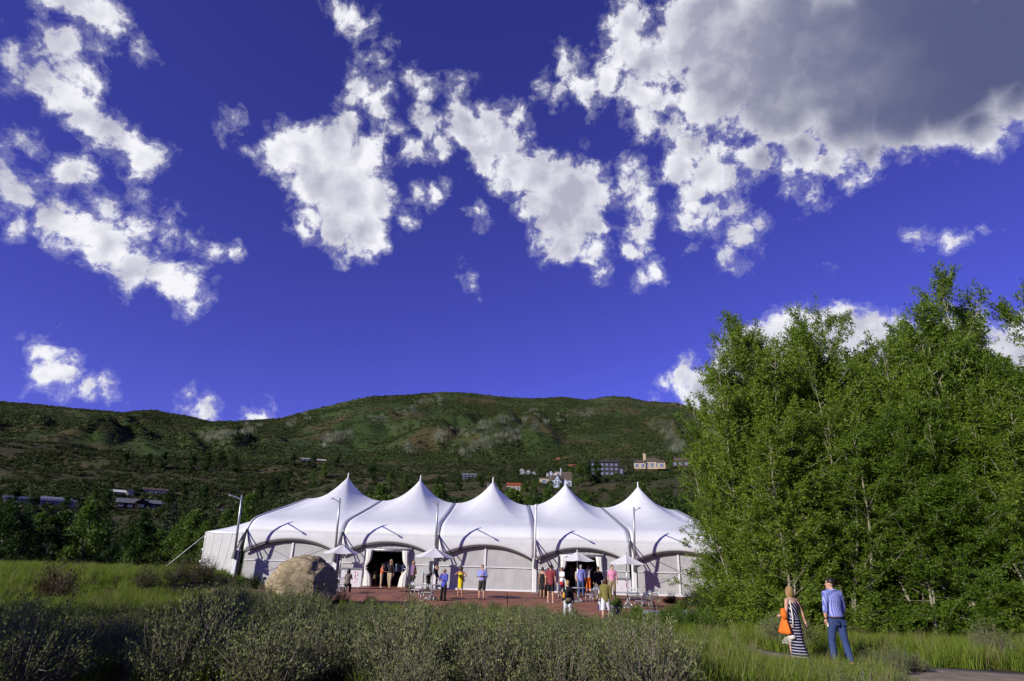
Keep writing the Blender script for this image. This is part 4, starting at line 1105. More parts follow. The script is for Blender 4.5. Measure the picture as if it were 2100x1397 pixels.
person(876, 1209, 1168, -100, 'man in dark jacket stooping beside the tall bar table', cloth_mat('dark_jacket', (0.02, 0.02, 0.028)), (BLK, 'long'), H_LBR, SK1, lean=0.75, sleeve='long', arms={'R': ((.1, .6, -1), (0, .5, -1)), 'L': ((-.1, .6, -1), (0, .5, -1))}, Y=37.6, height=1.78)
person(908, 1237, 1168, 150, 'grey-haired man in blue shirt and black trousers with hand at his chin', cloth_mat('royal_blue', (0.075, 0.085, 0.42)), (BLK, 'long'), H_GRY, SK2, sleeve='long', arms=CHIN, glasses=True, turn=-25, tuck=False)
person(943, 1224, 1163, 10, 'dark-haired woman in a bright yellow dress with hands on hips', None, None, H_BRN, SK2, female=True, dress=(cloth_mat('yellow', (0.72, 0.60, 0.01)), .56, .05), hair_len=.16, arms={'R': ((.75, -.1, -.75), (-.75, .35, -.5)), 'L': ((-.75, .1, -.6), (.55, .5, .25))}, shoes=(0.30, 0.16, 0.10))
person(987, 1230, 1160, 178, 'man in blue and white shirt and dark shorts with folded arms', cloth_mat('blue_white', (0.26, 0.29, 0.62)), (cloth_mat('charcoal', (0.04, 0.035, 0.033)), 'knee'), H_BRN, SK1, sleeve='long', arms=CROSS, glasses=True, turn=20, shoes=(0.08, 0.05, 0.03))
def chairless(i): pass
person(710, 1222, 1176, 8, 'dark-haired woman in a grey vest seated behind the boulder', cloth_mat('grey_vest', (0.17, 0.16, 0.13)), (BLK, 'long'), H_BLK, SK2, female=True, sleeve='none', Y=35.1, height=1.68, seat=True, legs={'L': ((-.1, 1, -.05), (0, .05, -1)), 'R': ((.1, 1, -.05), (0, .05, -1))}, arms={'L': ((-.25, .5, -1), (.1, 1, .1)), 'R': ((.25, .5, -1), (-.1, 1, .1))}, hair_len=.12)
# right doorway
person(1112, 1224, 1172, -30, 'woman in a black dress half hidden by the man in maroon', None, None, H_BLK, SK2, female=True, dress=(BLK, .55, .05), Y=36.4, height=1.66, shoes=(0.02, 0.02, 0.02))
person(1129, 1237, 1160, -8, 'man in maroon polo shirt and black shorts seen from behind', cloth_mat('maroon', (0.25, 0.045, 0.055)), (BLK, 'shorts'), H_DK, SK1, sleeve='short', turn=35, tuck=False, shoes=(0.6, 0.6, 0.6))
person(1153, 1226, 1165, 130, 'woman in white top and red skirt with sunglasses', WHT, (cloth_mat('red_skirt', (0.45, 0.03, 0.03)), 'skirt'), H_BRN, SK2, female=True, sleeve='short', glasses=True, turn=-35, tuck=False, arms={'L': ((-.2, .2, -1), (.1, 1, .1))})
person(1171, 1208, 1160, 170, 'person in dark waistcoat inside the right doorway', cloth_mat('waistcoat', (0.10, 0.09, 0.09)), (BLK, 'long'), H_BLK, SK2, Y=45.0, height=1.74, sleeve='long')
person(1185, 1214, 1160, -60, 'brown-haired woman in cream top beside the grey-haired man in blue', cloth_mat('cream_top', (0.50, 0.42, 0.30)), (BLK, 'long'), H_BRN, SK1, Y=39.6, height=1.70, female=True, sleeve='elbow', hair_len=.08)
person(1192, 1224, 1160, 4, 'grey-haired man in periwinkle shirt and jeans seen from behind', cloth_mat('periwinkle', (0.20, 0.21, 0.56)), (JEA, 'long'), H_GRY, SK1, sleeve='elbow', tuck=False)
person(1207, 1216, 1160, 12, 'woman in white top and orange trousers shading her eyes', WHT, (cloth_mat('orange_trousers', (0.68, 0.13, 0.03)), 'long'), H_LBR, SK1, female=True, sleeve='short', arms={'R': ((.72, .45, .30), (-.45, .25, .55))}, hair_len=.03)
person(1228, 1231, 1163, -6, 'man in black shirt and khaki cargo trousers seen from behind', cloth_mat('black_shirt', (0.016, 0.015, 0.016)), (cloth_mat('cargo', (0.20, 0.155, 0.09)), 'long'), H_BRN, SK1, sleeve='long', legs=WALK2, tuck=False)
person(1257, 1229, 1161, 176, 'man in pink polo shirt and khaki trousers with sunglasses', cloth_mat('pink', (0.66, 0.26, 0.42)), (KHA, 'long'), H_DK, SK1, sleeve='short', glasses=True, turn=20)
def pack(i):
    c = i['chest']; m = MB(); m.ell(c + V3(-.12, -.19, -.08), (.13, .10, .19), 14, 10); m.build('backpack', cloth_mat('pack_black', (0.015, 0.016, 0.02)), i['t'], True)
    m = MB(); m.ell(c + V3(-.22, -.22, -.12), (.07, .06, .13), 12, 8); m.build('backpack_pocket', cloth_mat('pack_yellow', (0.70, 0.36, 0.05)), i['t'], True)
    m = MB(); m.ell(c + V3(-.02, -.24, -.30), (.15, .09, .09), 12, 8); m.build('waist_bag', cloth_mat('bag_olive', (0.15, 0.13, 0.08)), i['t'], True)
    m = MB(); m.tube([i['shL'] + V3(.05, .06, .03), i['shL'] + V3(.05, -.03, .08), c + V3(-.12, -.14, .06)], .018, 8); m.build('strap', cloth_mat('strap_white', (0.6, 0.6, 0.6)), i['t'], True)
person(1165, 1280, 1192, 6, 'blonde woman in black sweater with backpack and white trousers', BLK, (cloth_mat('white_trousers', (0.62, 0.64, 0.70)), 'long'), H_BLO, SK1, z=-0.2, female=True, sleeve='long', hair_len=-1, legs=WALK, extra=pack, tuck=False)
def tote(i):
    w_ = i['aL'][1] + V3(-.02, -.02, -.10); m = MB(); m.box(w_ + V3(0, 0, -.17), (.10, .30, .34), taper=.9); m.build('shopping_bag', cloth_mat('paper_white', (0.66, 0.68, 0.74)), i['t'])
    m = MB(); m.tube([w_ + V3(0, -.08, 0), w_ + V3(0, 0, .11), w_ + V3(0, .08, 0)], .008, 6); m.build('bag_handle', WHT, i['t'])
person(1243, 1277, 1187, -12, 'woman with brown bob in olive sweater and white shorts', cloth_mat('olive', (0.19, 0.165, 0.045)), (cloth_mat('white_shorts', (0.66, 0.67, 0.72)), 'knee'), H_BRN, SK1, z=-0.2, female=True, sleeve='long', hair_len=.05, legs=WALK2, extra=tote, tuck=False, shoes=(0.28, 0.15, 0.09), turn=15)
# the couple on the path
def stripe_mat(name, base, line, kind):
    m = bpy.data.materials.new(name); m.use_nodes = True; t = m.node_tree; t.nodes.clear(); q = NT(t)
    tc = q.n('ShaderNodeTexCoord').outputs['Object']; sx = q.n('ShaderNodeSeparateXYZ', {0: tc}).outputs
    if kind == 'shirt':
        wob = q.math('MULTIPLY', q.noise(tc, 6, 3), 0.006)
        f = q.math('FRACT', q.math('MULTIPLY', q.math('ADD', q.math('ADD', sx[0], q.math('MULTIPLY', sx[1], 0.25)), wob), 27.0)); fac = q.rng(f, 0.52, 0.62)
    else:
        upz = q.rng(sx[2], 1.02, 1.10)
        a = q.math('ADD', sx[2], q.math('MULTIPLY', q.noise(tc, 5, 2), 0.03)); b = q.math('ADD', q.math('MULTIPLY', sx[0], 0.80), q.math('MULTIPLY', sx[2], 0.55))
        f = q.math('FRACT', q.math('MULTIPLY', q.math('ADD', q.math('MULTIPLY', a, q.math('SUBTRACT', 1.0, upz)), q.math('MULTIPLY', b, upz)), 15.5)); fac = q.rng(f, 0.72, 0.78)
    col = q.mix(fac, base, line); bn = q.noise(tc, 9, 5, .6)
    bp = q.n('ShaderNodeBump', {'Height': bn, 'Strength': 0.5, 'Distance': 0.03})
    pr = q.n('ShaderNodeBsdfPrincipled', {'Base Color': col, 'Roughness': 0.85, 'Specular IOR Level': 0.15, 'Normal': bp.outputs[0]})
    q.n('ShaderNodeOutputMaterial', {'Surface': pr.outputs[0]}); return m
def lady(i):
    t = i['t']; o = cloth_mat('orange_wrap', (0.78, 0.17, 0.02)); s = i['shL']; e, wr, b = i['aL']
    m = MB(); m.tube([e + V3(-.03, .06, .07), e + V3(-.06, .02, -.06), e + V3(-.05, .0, -.16)], [.06, .085, .05], 12); m.build('orange_wrap', o, t, True)
    rings = []
    for s_ in np.linspace(0, 1, 9):
        c = e + V3(-.02 - .03 * s_, .06, -.02 - .46 * s_); ring = []
        for a in np.linspace(0, 2 * math.pi, 30, endpoint=False):
            rr = (.03 + .16 * s_) * (1 + .10 * s_ * math.sin(a * 6)); ring.append(c + V3(.55 * rr * math.cos(a), rr * math.sin(a), .02 * s_ * math.sin(a * 6)))
        rings.append(ring)
    m = MB(); m.loft(rings); m.build('orange_shawl', o, t, True)
    st = cloth_mat('strap_cream', (0.66, 0.64, 0.55))
    m = MB(); m.tube([s + V3(.075, .05, .02), s + V3(.07, -.03, .045), s + V3(.03, -.085, -.14), s + V3(.01, -.12, -.40), s + V3(.0, -.10, -.62)], [.016, .018, .018, .016, .014], 8); m.build('bag_strap', st, t, True)
    m = MB(); m.ell(e + V3(.06, -.02, -.56), (.085, .11, .07), 12, 8); m.build('shoulder_bag', st, t, True)
    for k in range(7): m = MB(); q = e + V3(.02, -.05 + .03 * k, -.58); m.tube([q, q + V3(-.06, -.02 + .01 * k, -.08), q + V3(-.10, -.03 + .012 * k, -.15)], .006, 5); m.build('fringe', st, t)
    m = MB(); q = i['aR'][1] + i['aR'][2] * .13; m.box(q, (.05, .07, .07), bev=.01); m.build('phone', M_black, t)
person(1640, 1362, 1206, 22, 'blonde woman in a navy striped maxi dress carrying an orange shawl', None, None, hairm('honey', (0.30, 0.19, 0.065)), SK1, z=0.06, female=True, fine=True, dress=(stripe_mat('striped_dress', (0.012, 0.012, 0.030), (0.50, 0.48, 0.58), 'dress'), .99, .02), hair_len=.07, legs={'L': ((-.03, .20, -1), (0, -.02, -1)), 'R': ((.03, -.14, -1), (0, -.34, -1))}, arms={'L': ((-.30, -.05, -1), (.10, .85, -.35)), 'R': ((.42, -.12, -1), (.30, .02, -1))}, extra=lady, shoes=(0.10, 0.05, 0.03), turn=12)
def gent(i):
    t = i['t']; e, wr, b = i['aL']
    m = MB(); m.tube([wr - b * .02 + V3(.036 * math.cos(a), .036 * math.sin(a), 0) for a in np.linspace(0, 6.28, 13)[:-1]], .009, 6, closed=True); m.ell(wr - b * .02 + V3(-.036, -.01, 0), (.010, .019, .019)); m.build('wristwatch', M_black, t, True)
    m = MB(); m.box(wr + b * .11 + V3(.02, -.02, 0), (.012, .05, .09), bev=.004); m.build('folded_paper', WHT, t)
    rings = [[i['pel'] + V3((.186) * math.cos(a), .132 * math.sin(a), z_) for a in np.linspace(0, 2 * math.pi, 24, endpoint=False)] for z_ in (.005, .04)]
    m = MB(); m.loft(rings, cap=False); m.build('belt', BLK, t, True)
    for sx in (-1, 1):
        m = MB(); m.box(i['pel'] + V3(sx * .085, -.128, -.075), (.11, .02, .12), bev=.008); m.build('back_pocket', cloth_mat('denim_dark', (0.035, 0.06, 0.17)), t)
    m = MB(); m.tube([i['nb'] + V3(.075 * math.cos(a), -.005 + .07 * math.sin(a), .035 - .012 * math.sin(a)) for a in np.linspace(0, 6.28, 17)[:-1]], .020, 8, closed=True); m.build('collar', cloth_mat('collar_blue', (0.30, 0.34, 0.72)), t, True)
person(1730, 1366, 1189, 10, 'man in blue striped shirt and jeans walking beside the blonde woman', stripe_mat('striped_shirt', (0.13, 0.16, 0.50), (0.36, 0.39, 0.68), 'shirt'), (cloth_mat('jeans_blue', (0.035, 0.06, 0.165)), 'long'), H_DK, SK1, z=0.06, fine=True, sleeve='elbow', legs={'L': ((-.06, .24, -1), (-.02, -.02, -1)), 'R': ((.05, -.06, -1), (.02, -.24, -1))}, arms={'L': ((-.25, -.06, -1), (.02, .16, -1)), 'R': ((.22, .12, -1), (.06, .35, -1))}, extra=gent, turn=42, shoes=(0.10, 0.06, 0.035))

# ------------------------------------------------------------------ vegetation
def unit(a): return a / np.maximum(np.linalg.norm(a, axis=-1, keepdims=True), 1e-9)
def leaves(P, D, L, W, r):
    n = len(P); D = unit(D); S = unit(np.cross(D, unit(r.normal(size=(n, 3)))))
    L = np.broadcast_to(L, n)[:, None]; W = np.broadcast_to(W, n)[:, None]
    V = np.stack([P, P + D * L * .45 + S * W / 2, P + D * L, P + D * L * .45 - S * W / 2], 1).reshape(-1, 3)
    F = np.arange(4 * n).reshape(n, 4); return V, F, np.repeat(r.random(n), 4)
def leaf_mesh(name, parts, m):
    V = np.concatenate([p[0] for p in parts]); T = np.concatenate([p[2] for p in parts])
    off = 0; F = []
    for v, f, _ in parts: F.append(f + off); off += len(v)
    me = mesh_np(name, V, [np.concatenate(F)], {'tint': T}); me.materials.append(m); return me
L_cot = leaf_mat('cottonwood_leaf', (0.060, 0.125, 0.008), (0.270, 0.350, 0.045), (0.075, 0.140, 0.012), 0.38, 0.42)
L_val = leaf_mat('valley_leaf', (0.018, 0.042, 0.006), (0.050, 0.092, 0.014), (0.020, 0.048, 0.010), 0.3)
L_lit = leaf_mat('light_leaf', (0.070, 0.120, 0.018), (0.135, 0.200, 0.038), (0.06, 0.105, 0.02), 0.35)
L_pine = leaf_mat('spruce_needles', (0.014, 0.028, 0.014), (0.030, 0.050, 0.026), (0.012, 0.03, 0.02), 0.1)
L_oak = leaf_mat('scrub_leaf', (0.026, 0.044, 0.009), (0.070, 0.095, 0.020), (0.036, 0.046, 0.012), 0.2)
L_mtn = leaf_mat('mountain_leaf', (0.030, 0.052, 0.011), (0.078, 0.112, 0.025), (0.062, 0.066, 0.018), 0.2)
L_asp = leaf_mat('aspen_pale', (0.10, 0.115, 0.07), (0.20, 0.205, 0.145), (0.07, 0.09, 0.035), 0.15)
L_sage = leaf_mat('sage_leaf', (0.070, 0.088, 0.028), (0.250, 0.268, 0.115), (0.080, 0.120, 0.022), 0.10, 0.8)
L_grass = leaf_mat('grass_blade', (0.070, 0.150, 0.008), (0.230, 0.300, 0.030), (0.15, 0.18, 0.022), 0.35)
L_straw = leaf_mat('straw_blade', (0.17, 0.15, 0.065), (0.30, 0.26, 0.12), None, 0.2)
L_shrub = leaf_mat('shrub_leaf', (0.075, 0.135, 0.012), (0.160, 0.240, 0.026), (0.05, 0.10, 0.014), 0.35)
L_dark = leaf_mat('dark_shrub_leaf', (0.018, 0.036, 0.010), (0.040, 0.070, 0.018), (0.03, 0.03, 0.012), 0.2)
L_rust = leaf_mat('rusty_leaf', (0.040, 0.030, 0.010), (0.085, 0.050, 0.022), (0.03, 0.045, 0.012), 0.2)
M_bark = mat('pale_bark', (0.30, 0.27, 0.20), 0.9, 0.25, 5, 0.3, 20)
M_bark2 = mat('grey_bark', (0.10, 0.085, 0.07), 0.9, 0.25, 5, 0.3, 20)
M_twig = mat('dead_twig', (0.17, 0.14, 0.115), 0.9, 0.25, 9)
def tubes_np(segs, n=5):
    """segs: list of (points, radii) -> V, F"""
    mb = MB()
    for p, r in segs: mb.tube(p, r, n, cap=False)
    return mb
def cottonwood(name, H, Rm, seed, trunks=5, nbr=32, ntw=15, nl=32):
    r = np.random.default_rng(seed); segs = []; P = []; D = []
    for k in range(trunks):
        a = r.random() * 6.28; b0 = np.array([math.cos(a), math.sin(a), 0]) * r.uniform(.1, .5)
        h = H * (1.0 if k == 0 else r.uniform(.72, .95)); ln = r.uniform(.05, .16) * (0.3 if k == 0 else 1); ph = r.random(2) * 6
        def tp(f): return b0 + np.array([math.cos(a) * ln * h * f + .18 * math.sin(f * 5 + ph[0]), math.sin(a) * ln * h * f + .18 * math.sin(f * 4 + ph[1]), h * f])
        fs = np.linspace(-0.01, 1, 13); segs.append(([tp(f) for f in fs], [max(.008, .050 * (H / 10) * (1 - f) ** .8 + .006) for f in fs]))
        for j in range(nbr):
            f = .02 + .96 * ((j + r.random()) / nbr); o = tp(f); az = r.random() * 6.28
            prof = np.interp(f, [0, .08, .3, .55, .75, .92, 1], [.8, 1.0, 1.0, .95, .78, .48, .24])
            el = r.uniform(.35, 1.0) if f < .8 else r.uniform(.7, 1.25)
            if f < .22: el = r.uniform(-.15, .55)
            d = np.array([math.cos(az) * math.cos(el), math.sin(az) * math.cos(el), math.sin(el)])
            bl = Rm * prof * r.uniform(.65, 1.15) * (1 if k == 0 else .8)
            pts = [o + d * bl * s + np.array([0, 0, .10 * bl * s * s]) for s in (0, .35, .7, 1)]
            segs.append((pts, [.013, .010, .007, .003]))
            s = r.uniform(.12, 1.0, ntw); base = o + d * (bl * s)[:, None] + np.array([0, 0, 1]) * (.10 * bl * s * s)[:, None]
            td = unit(d * .7 + np.array([0, 0, .35]) + r.normal(size=(ntw, 3)) * .62); tlen = r.uniform(.3, .8, ntw) * (1.15 - .4 * s)
            for q, dd, l in zip(base[::5], td[::5], tlen[::5]): segs.append(([q, q + dd * l * .8], [.006, .003]))
            u = r.uniform(.08, 1, (ntw, nl)); lp = base[:, None] + td[:, None] * (tlen[:, None] * u)[..., None] + r.normal(size=(ntw, nl, 3)) * .045
            ld = td[:, None] * .55 + r.normal(size=(ntw, nl, 3)) * .62 + np.array([0, 0, -.05])
            P.append(lp.reshape(-1, 3)); D.append(ld.reshape(-1, 3))
    P = np.concatenate(P); D = np.concatenate(D); keep = P[:, 2] > .05; P, D = P[keep], D[keep]
    n = len(P); lf = leaves(P, D, r.uniform(.085, .15, n), r.uniform(.028, .046, n), r)
    return tubes_np(segs).mesh(name + '_trunk'), leaf_mesh(name + '_crown', [lf], L_cot)
def put(name, label, cat, group, meshes, loc, rz=0.0, s=1.0, mats=()):
    """a plant: an empty at its foot with its parts"""
    t = empty(name, loc, rz, label, cat, group); t.scale = (s, s, s) if not hasattr(s, '__len__') else s
    for nm, me, m in meshes: link(nm, me, m, t)
    return t
COT = [cottonwood('cottonwood', 10.0, 2.5, 11 + i) for i in range(4)]
for t_, c_ in COT: t_.materials.append(M_bark)
CW_SPOTS = [(1535, 25.5, 800, .95), (1590, 23.6, 705, .95), (1648, 24.8, 672, 1.0), (1738, 23.2, 712, 1.0), (1832, 24.2, 652, 1.0), (1905, 22.6, 728, .95), (1985, 23.6, 740, .95), (2088, 21.6, 596, 1.0), (2190, 22.6, 640, 1.0),
            (1585, 22.6, 930, 1.05), (1625, 21.4, 880, 1.1), (1772, 20.8, 860, 1.1), (1900, 20.6, 880, 1.1), (2030, 19.8, 830, 1.05), (2150, 19.4, 800, 1.05), (2270, 20.5, 760, 1.1), (1700, 26.5, 750, 1.1), (1930, 26.5, 750, 1.2), (1522, 24.0, 900, .9), (1610, 26.5, 740, 1.2), (1860, 25.5, 730, 1.2), (2030, 25.5, 720, 1.2), (1780, 26.0, 730, 1.1), (2120, 25.5, 690, 1.2)]
CW_LABEL = {0: 'cottonwood at the thicket edge overlapping the last tent bay', 4: 'pointed cottonwood standing against the white cloud bank', 7: 'tallest cottonwood of the thicket, its top clear of the rest', 9: 'low bushy cottonwood beside the dark rose bushes', 10: 'low bushy cottonwood directly behind the blonde woman in stripes', 11: 'low bushy cottonwood directly behind the man in the striped shirt'}
for i, (px, Y, ty, wd) in enumerate(CW_SPOTS):
    g0 = at_x(px, Y, 0.0); gz = float(near_z(g0.x, g0.y)); H = at(px, ty, Y).z - gz
    tm, cm = COT[i % 4]; s = H / 10.0; sxy = wd * (0.62 + 0.38 * s)
    put('cottonwood_tree', CW_LABEL[i] if i in CW_LABEL else 'tall narrow-leaved cottonwood with pale stems in the thicket by the path' if ty < 790 else 'low bushy cottonwood in front of the tall thicket by the path', 'tree', 'tall cottonwoods in the thicket' if ty < 790 else 'bushy cottonwoods before the thicket',
        [('trunk', tm, M_bark), ('crown', cm, None)], (g0.x, g0.y, gz - .05), i * 1.9, (sxy, sxy, s))

for i, (x, y, H) in enumerate(((-19.0, 3.0, 9.0), (-23.5, 6.5, 9.5), (-17.0, -1.0, 8.0))):   # unseen trees, added to shade the left of the sage field
    tm, cm = COT[i]; s = H / 10; put('cottonwood_tree', 'unseen bushy cottonwood added to shade the sagebrush below the left grass slope', 'tree', 'unseen cottonwoods added beside the left sagebrush', [('trunk', tm, M_bark), ('crown', cm, None)], (x, y, float(near_z(x, y)) - .05), i * 2.0, (.95, .95, s))
# sagebrush
def sage(name, seed, H=.75, Rr=.62, nst=105, nl=54):
    r = np.random.default_rng(seed); segs = []; P = []; D = []; LL = []
    for k in range(nst):
        az = r.random() * 6.28; el = math.acos(1 - r.random() * .80); d = np.array([math.cos(az) * math.sin(el), math.sin(az) * math.sin(el), math.cos(el)])
        ln = (H * math.cos(el) ** 2 + Rr * math.sin(el) ** 2) * r.uniform(.72, 1.1); bend = np.array([0, 0, .22 * ln])
        o = np.array([r.normal() * .05, r.normal() * .05, -.03])
        f = lambda s: o + d * ln * s + bend * s * s
        segs.append(([f(s) for s in (0, .5, 1)], [.011, .007, .003]))
        s = 1.03 - .62 * r.random(nl) ** 2.0; base = o + d * (ln * s)[:, None] + bend * (s * s)[:, None] + r.normal(size=(nl, 3)) * (.020 + .022 * s)[:, None]
        P.append(base); D.append(d * .6 + np.array([0, 0, .6]) + r.normal(size=(nl, 3)) * .55); LL.append(r.uniform(.026, .050, nl))
    for k in range(26):                                  # upright flower stalks
        az = r.random() * 6.28; q = math.sqrt(r.random()) * Rr * .85; o = np.array([math.cos(az) * q, math.sin(az) * q, H * .50 * (1 - (q / Rr) ** 2 * .6)])
        d = unit(np.array([math.cos(az) * .22, math.sin(az) * .22, 1.0]) + r.normal(size=3) * .08); ln = r.uniform(.22, .48)
        segs.append(([o, o + d * ln], [.005, .003])); s = r.uniform(.25, 1.0, 26)
        P.append(o + d * (ln * s)[:, None] + r.normal(size=(26, 3)) * .010); D.append(d + r.normal(size=(26, 3)) * .45); LL.append(r.uniform(.018, .034, 26))
    for k in range(22):                                  # bare dead twigs
        az = r.random() * 6.28; el = r.uniform(.3, 1.2); d = np.array([math.cos(az) * math.sin(el), math.sin(az) * math.sin(el), math.cos(el)]); ln = r.uniform(.5, .85); p0 = d * ln * .4
        segs.append(([p0, d * ln * .75 + r.normal(size=3) * .03, d * ln * 1.05 + r.normal(size=3) * .05], [.008, .005, .002]))
    P = np.concatenate(P); L = np.concatenate(LL); lf = leaves(P, np.concatenate(D), L, L * r.uniform(.30, .5, len(L)), r)
    return tubes_np(segs, 4).mesh(name + '_stem'), leaf_mesh(name + '_foliage', [lf], L_sage)
SAGE = [sage('sagebrush', 40 + i, r_h, r_r) for i, (r_h, r_r) in enumerate(((.70, .62), (.80, .60), (.62, .70), (.88, .58), (.72, .66), (.95, .55)))]
def px_of(x, y, z): return project((x, y, z))
rs = np.random.default_rng(5)
def grassy(x, y):
    """share of grass against sagebrush"""
    px, py = px_of(x, y, float(near_z(x, y)) + .2)
    left = sstep(60, 170, px) * (1 - sstep(400, 470, px)) * (1 - sstep(1285, 1320, py))
    left = max(left, (1 - sstep(120, 200, px)) * (1 - sstep(1255, 1290, py)))
    right = sstep(1330, 1460, px) * (0.92 if py < 1390 else .7)
    mid = 0.75 * float(fb2(np.array(x * .5 + 3), np.array(y * .5 + 8), 2) > .60)
    return float(max(left, right, mid))
LIM_X = [-400, 0, 250, 430, 560, 640, 700, 1100, 1300, 1480, 1560, 1810, 1860, 2100]
LIM_Y = [1225, 1228, 1235, 1190, 1198, 1218, 1238, 1246, 1268, 1295, 1352, 1352, 1412, 1412]
def fit_top(x, y, h, slack=0.0):
    """how much of a height h may stand here without hiding the terrace, the couple or the path"""
    z = float(near_z(x, y)); px, py = project((x, y, z + h)); lim = float(np.interp(px, LIM_X, LIM_Y)) - slack
    if py >= lim or (px > 1500 and y > 14.6) or (slack and px < 600): return 1.0
    py0 = project((x, y, z))[1]
    return max(0.0, (py0 - lim) / max(py0 - py, 1e-6))
placed = []
tries = 0
while len(placed) < 225 and tries < 9000:
    tries += 1
    y = 7.6 + 20.4 * rs.random() ** 1.25; x = rs.uniform(-1.0, .78) * (y * .98 + 1.0)
    if x < -27 or path_d(np.array(x), np.array(y)) < 1.35 or (x > -17 and y > 28.5) or (y > 22 and x > 1.5): continue
    if math.hypot(x + 10.3, y - 28.6) < 1.7: continue
    if float(vn2(np.array(x * 1.3 + 50), np.array(y * 1.3 + 20))) < grassy(x, y): continue
    s = rs.uniform(.75, 1.45) * float(np.interp(y, [14, 20, 25, 29], [1, .85, .66, .6]))
    s *= fit_top(x, y, s * 1.0)
    if s < .42: continue
    if any((x - a) ** 2 + (y - b) ** 2 < (.50 * (s + c)) ** 2 for a, b, c in placed): continue
    placed.append((x, y, s))
for (px, py) in ((970, 1246), (1012, 1250), (840, 1246), (760, 1240), (1175, 1275), (1110, 1262), (1165, 1290), (940, 1243), (700, 1238), (1060, 1255)):
    p = on_plane(px, py, -.1); placed.append((p.x, p.y, .62))
for px, py, s in ((1528, 1392, .62), (1560, 1380, .45), (1835, 1384, .62), (1878, 1380, .5), (1800, 1390, .5), (1250, 1330, .8), (1180, 1345, .85)):
    p = on_plane(px, py, .05); placed.append((p.x, p.y, s))
def sage_label(x, y, s, k):
    size = 'low' if s < .72 else 'tall' if s > 1.15 else 'grey-green'
    stalk = ('dense', 'round', 'spreading', 'upright', 'bushy', 'narrow')[k]
    if math.hypot(x + 10.3, y - 28.6) < 5: where = 'beside the boulder'
    elif y > 22.5: where = 'along the terrace edge'
    elif path_d(np.array(x), np.array(y)) < 3.2: where = 'beside the footpath'
    elif x < -9 and y < 17: where = 'below the left grass slope'
    elif x < -9: where = 'on the left slope'
    elif y > 16: where = 'in the middle of the sage field'
    else: where = 'at the foot of the sage field'
    return '%s %s sagebrush %s' % (size, stalk, where), 'sagebrush ' + where
for i, (x, y, s) in enumerate(placed):
    tm, cm = SAGE[i % 6]; z = float(near_z(x, y)); lab, grp = sage_label(x, y, s, i % 6)
    put('sagebrush', lab, 'shrub', grp + ', ' + lab.split()[0] + ' ' + lab.split()[1], [('stem', tm, M_twig), ('foliage', cm, None)], (x, y, z - .02), rs.random() * 6.28, (s * rs.uniform(.9, 1.15), s * rs.uniform(.9, 1.15), s))

# leafy shrubs
def leafy(name, seed, m, H=.9, Rr=.7, n=5200, L=(.05, .09), W=.45, stems=26, up=.25):
    r = np.random.default_rng(seed); segs = []; P = []; D = []
    for k in range(stems):
        az = r.random() * 6.28; el = math.acos(1 - r.random() * .75); d = np.array([math.cos(az) * math.sin(el), math.sin(az) * math.sin(el), math.cos(el)])
        ln = (H * math.cos(el) ** 2 + Rr * math.sin(el) ** 2) * r.uniform(.7, 1.08); segs.append(([d * 0 - np.array([0, 0, .03]), d * ln * .5 + np.array([0, 0, .03]), d * ln + np.array([0, 0, .08])], [.012, .008, .003]))
        k2 = n // stems; s = r.uniform(.3, 1.05, k2); q = d * (ln * s)[:, None] + r.normal(size=(k2, 3)) * (.09 * max(H, Rr)); q[:, 2] = np.abs(q[:, 2])
        P.append(q); D.append(d * .5 + np.array([0, 0, up]) + r.normal(size=(k2, 3)) * .6)
    P = np.concatenate(P); nn = len(P); Ls = r.uniform(L[0], L[1], nn)
    return tubes_np(segs, 4).mesh(name + '_stem'), leaf_mesh(name + '_foliage', [leaves(P, np.concatenate(D), Ls, Ls * W, r)], m)
SH_G = [leafy('green_shrub', 70 + i, L_shrub) for i in range(3)]
SH_D = [leafy('dark_shrub', 80 + i, L_dark, 1.1, .8) for i in range(2)]
SH_R = [leafy('rusty_shrub', 85 + i, L_rust, 1.2, .75, 2600, (.05, .08), .4, 34, .5) for i in range(2)]
def shrub(kind, px, py, s, label, group=None, z=None, i=0, lift=0.0):
    zz = 0.0
    p = on_plane(px, py, 0.0)
    for _ in range(3): zz = float(near_z(p.x, p.y)) ; p = on_plane(px, py, zz)
    tm, cm = kind[i % len(kind)]
    put('leafy_shrub', label, 'shrub', group, [('stem', tm, M_twig), ('foliage', cm, None)], (p.x, p.y, zz - .02 + lift), px * .7, s)
GL = 'bright green leafy shrub in the bed below the stone ledge'
for i, (px, py, s) in enumerate(((1295, 1282, .72), (1325, 1288, .75), (1360, 1286, .8), (1392, 1290, .85), (1425, 1292, .9), (1310, 1262, .55), (1400, 1262, .75), (1450, 1280, .95), (1485, 1285, 1.0), (1375, 1268, .6), (1460, 1300, .8), (1340, 1300, .7))):
    shrub(SH_G, px, py, s, GL, 'green shrubs below the ledge', i=i)
for i, (px, py, s) in enumerate(((1425, 1256, 1.05), (1447, 1250, 1.15), (1478, 1252, 1.3))):
    shrub(SH_D, px, py, s, 'dark green rose bush beside the cottonwood thicket', 'dark bushes by the thicket', i=i)
shrub(SH_D, 1376, 1242, .62, 'small round dark bush at the end of the stone ledge')
for i, (px, py, s) in enumerate(((490, 1210, .75), (520, 1212, .85), (560, 1216, .75), (455, 1206, .7), (590, 1222, .6))):
    shrub(SH_D if i % 2 else SH_G, px, py, s, 'green leafy bush at the foot of the tent\'s left corner', 'bushes at the tent corner', i=i)
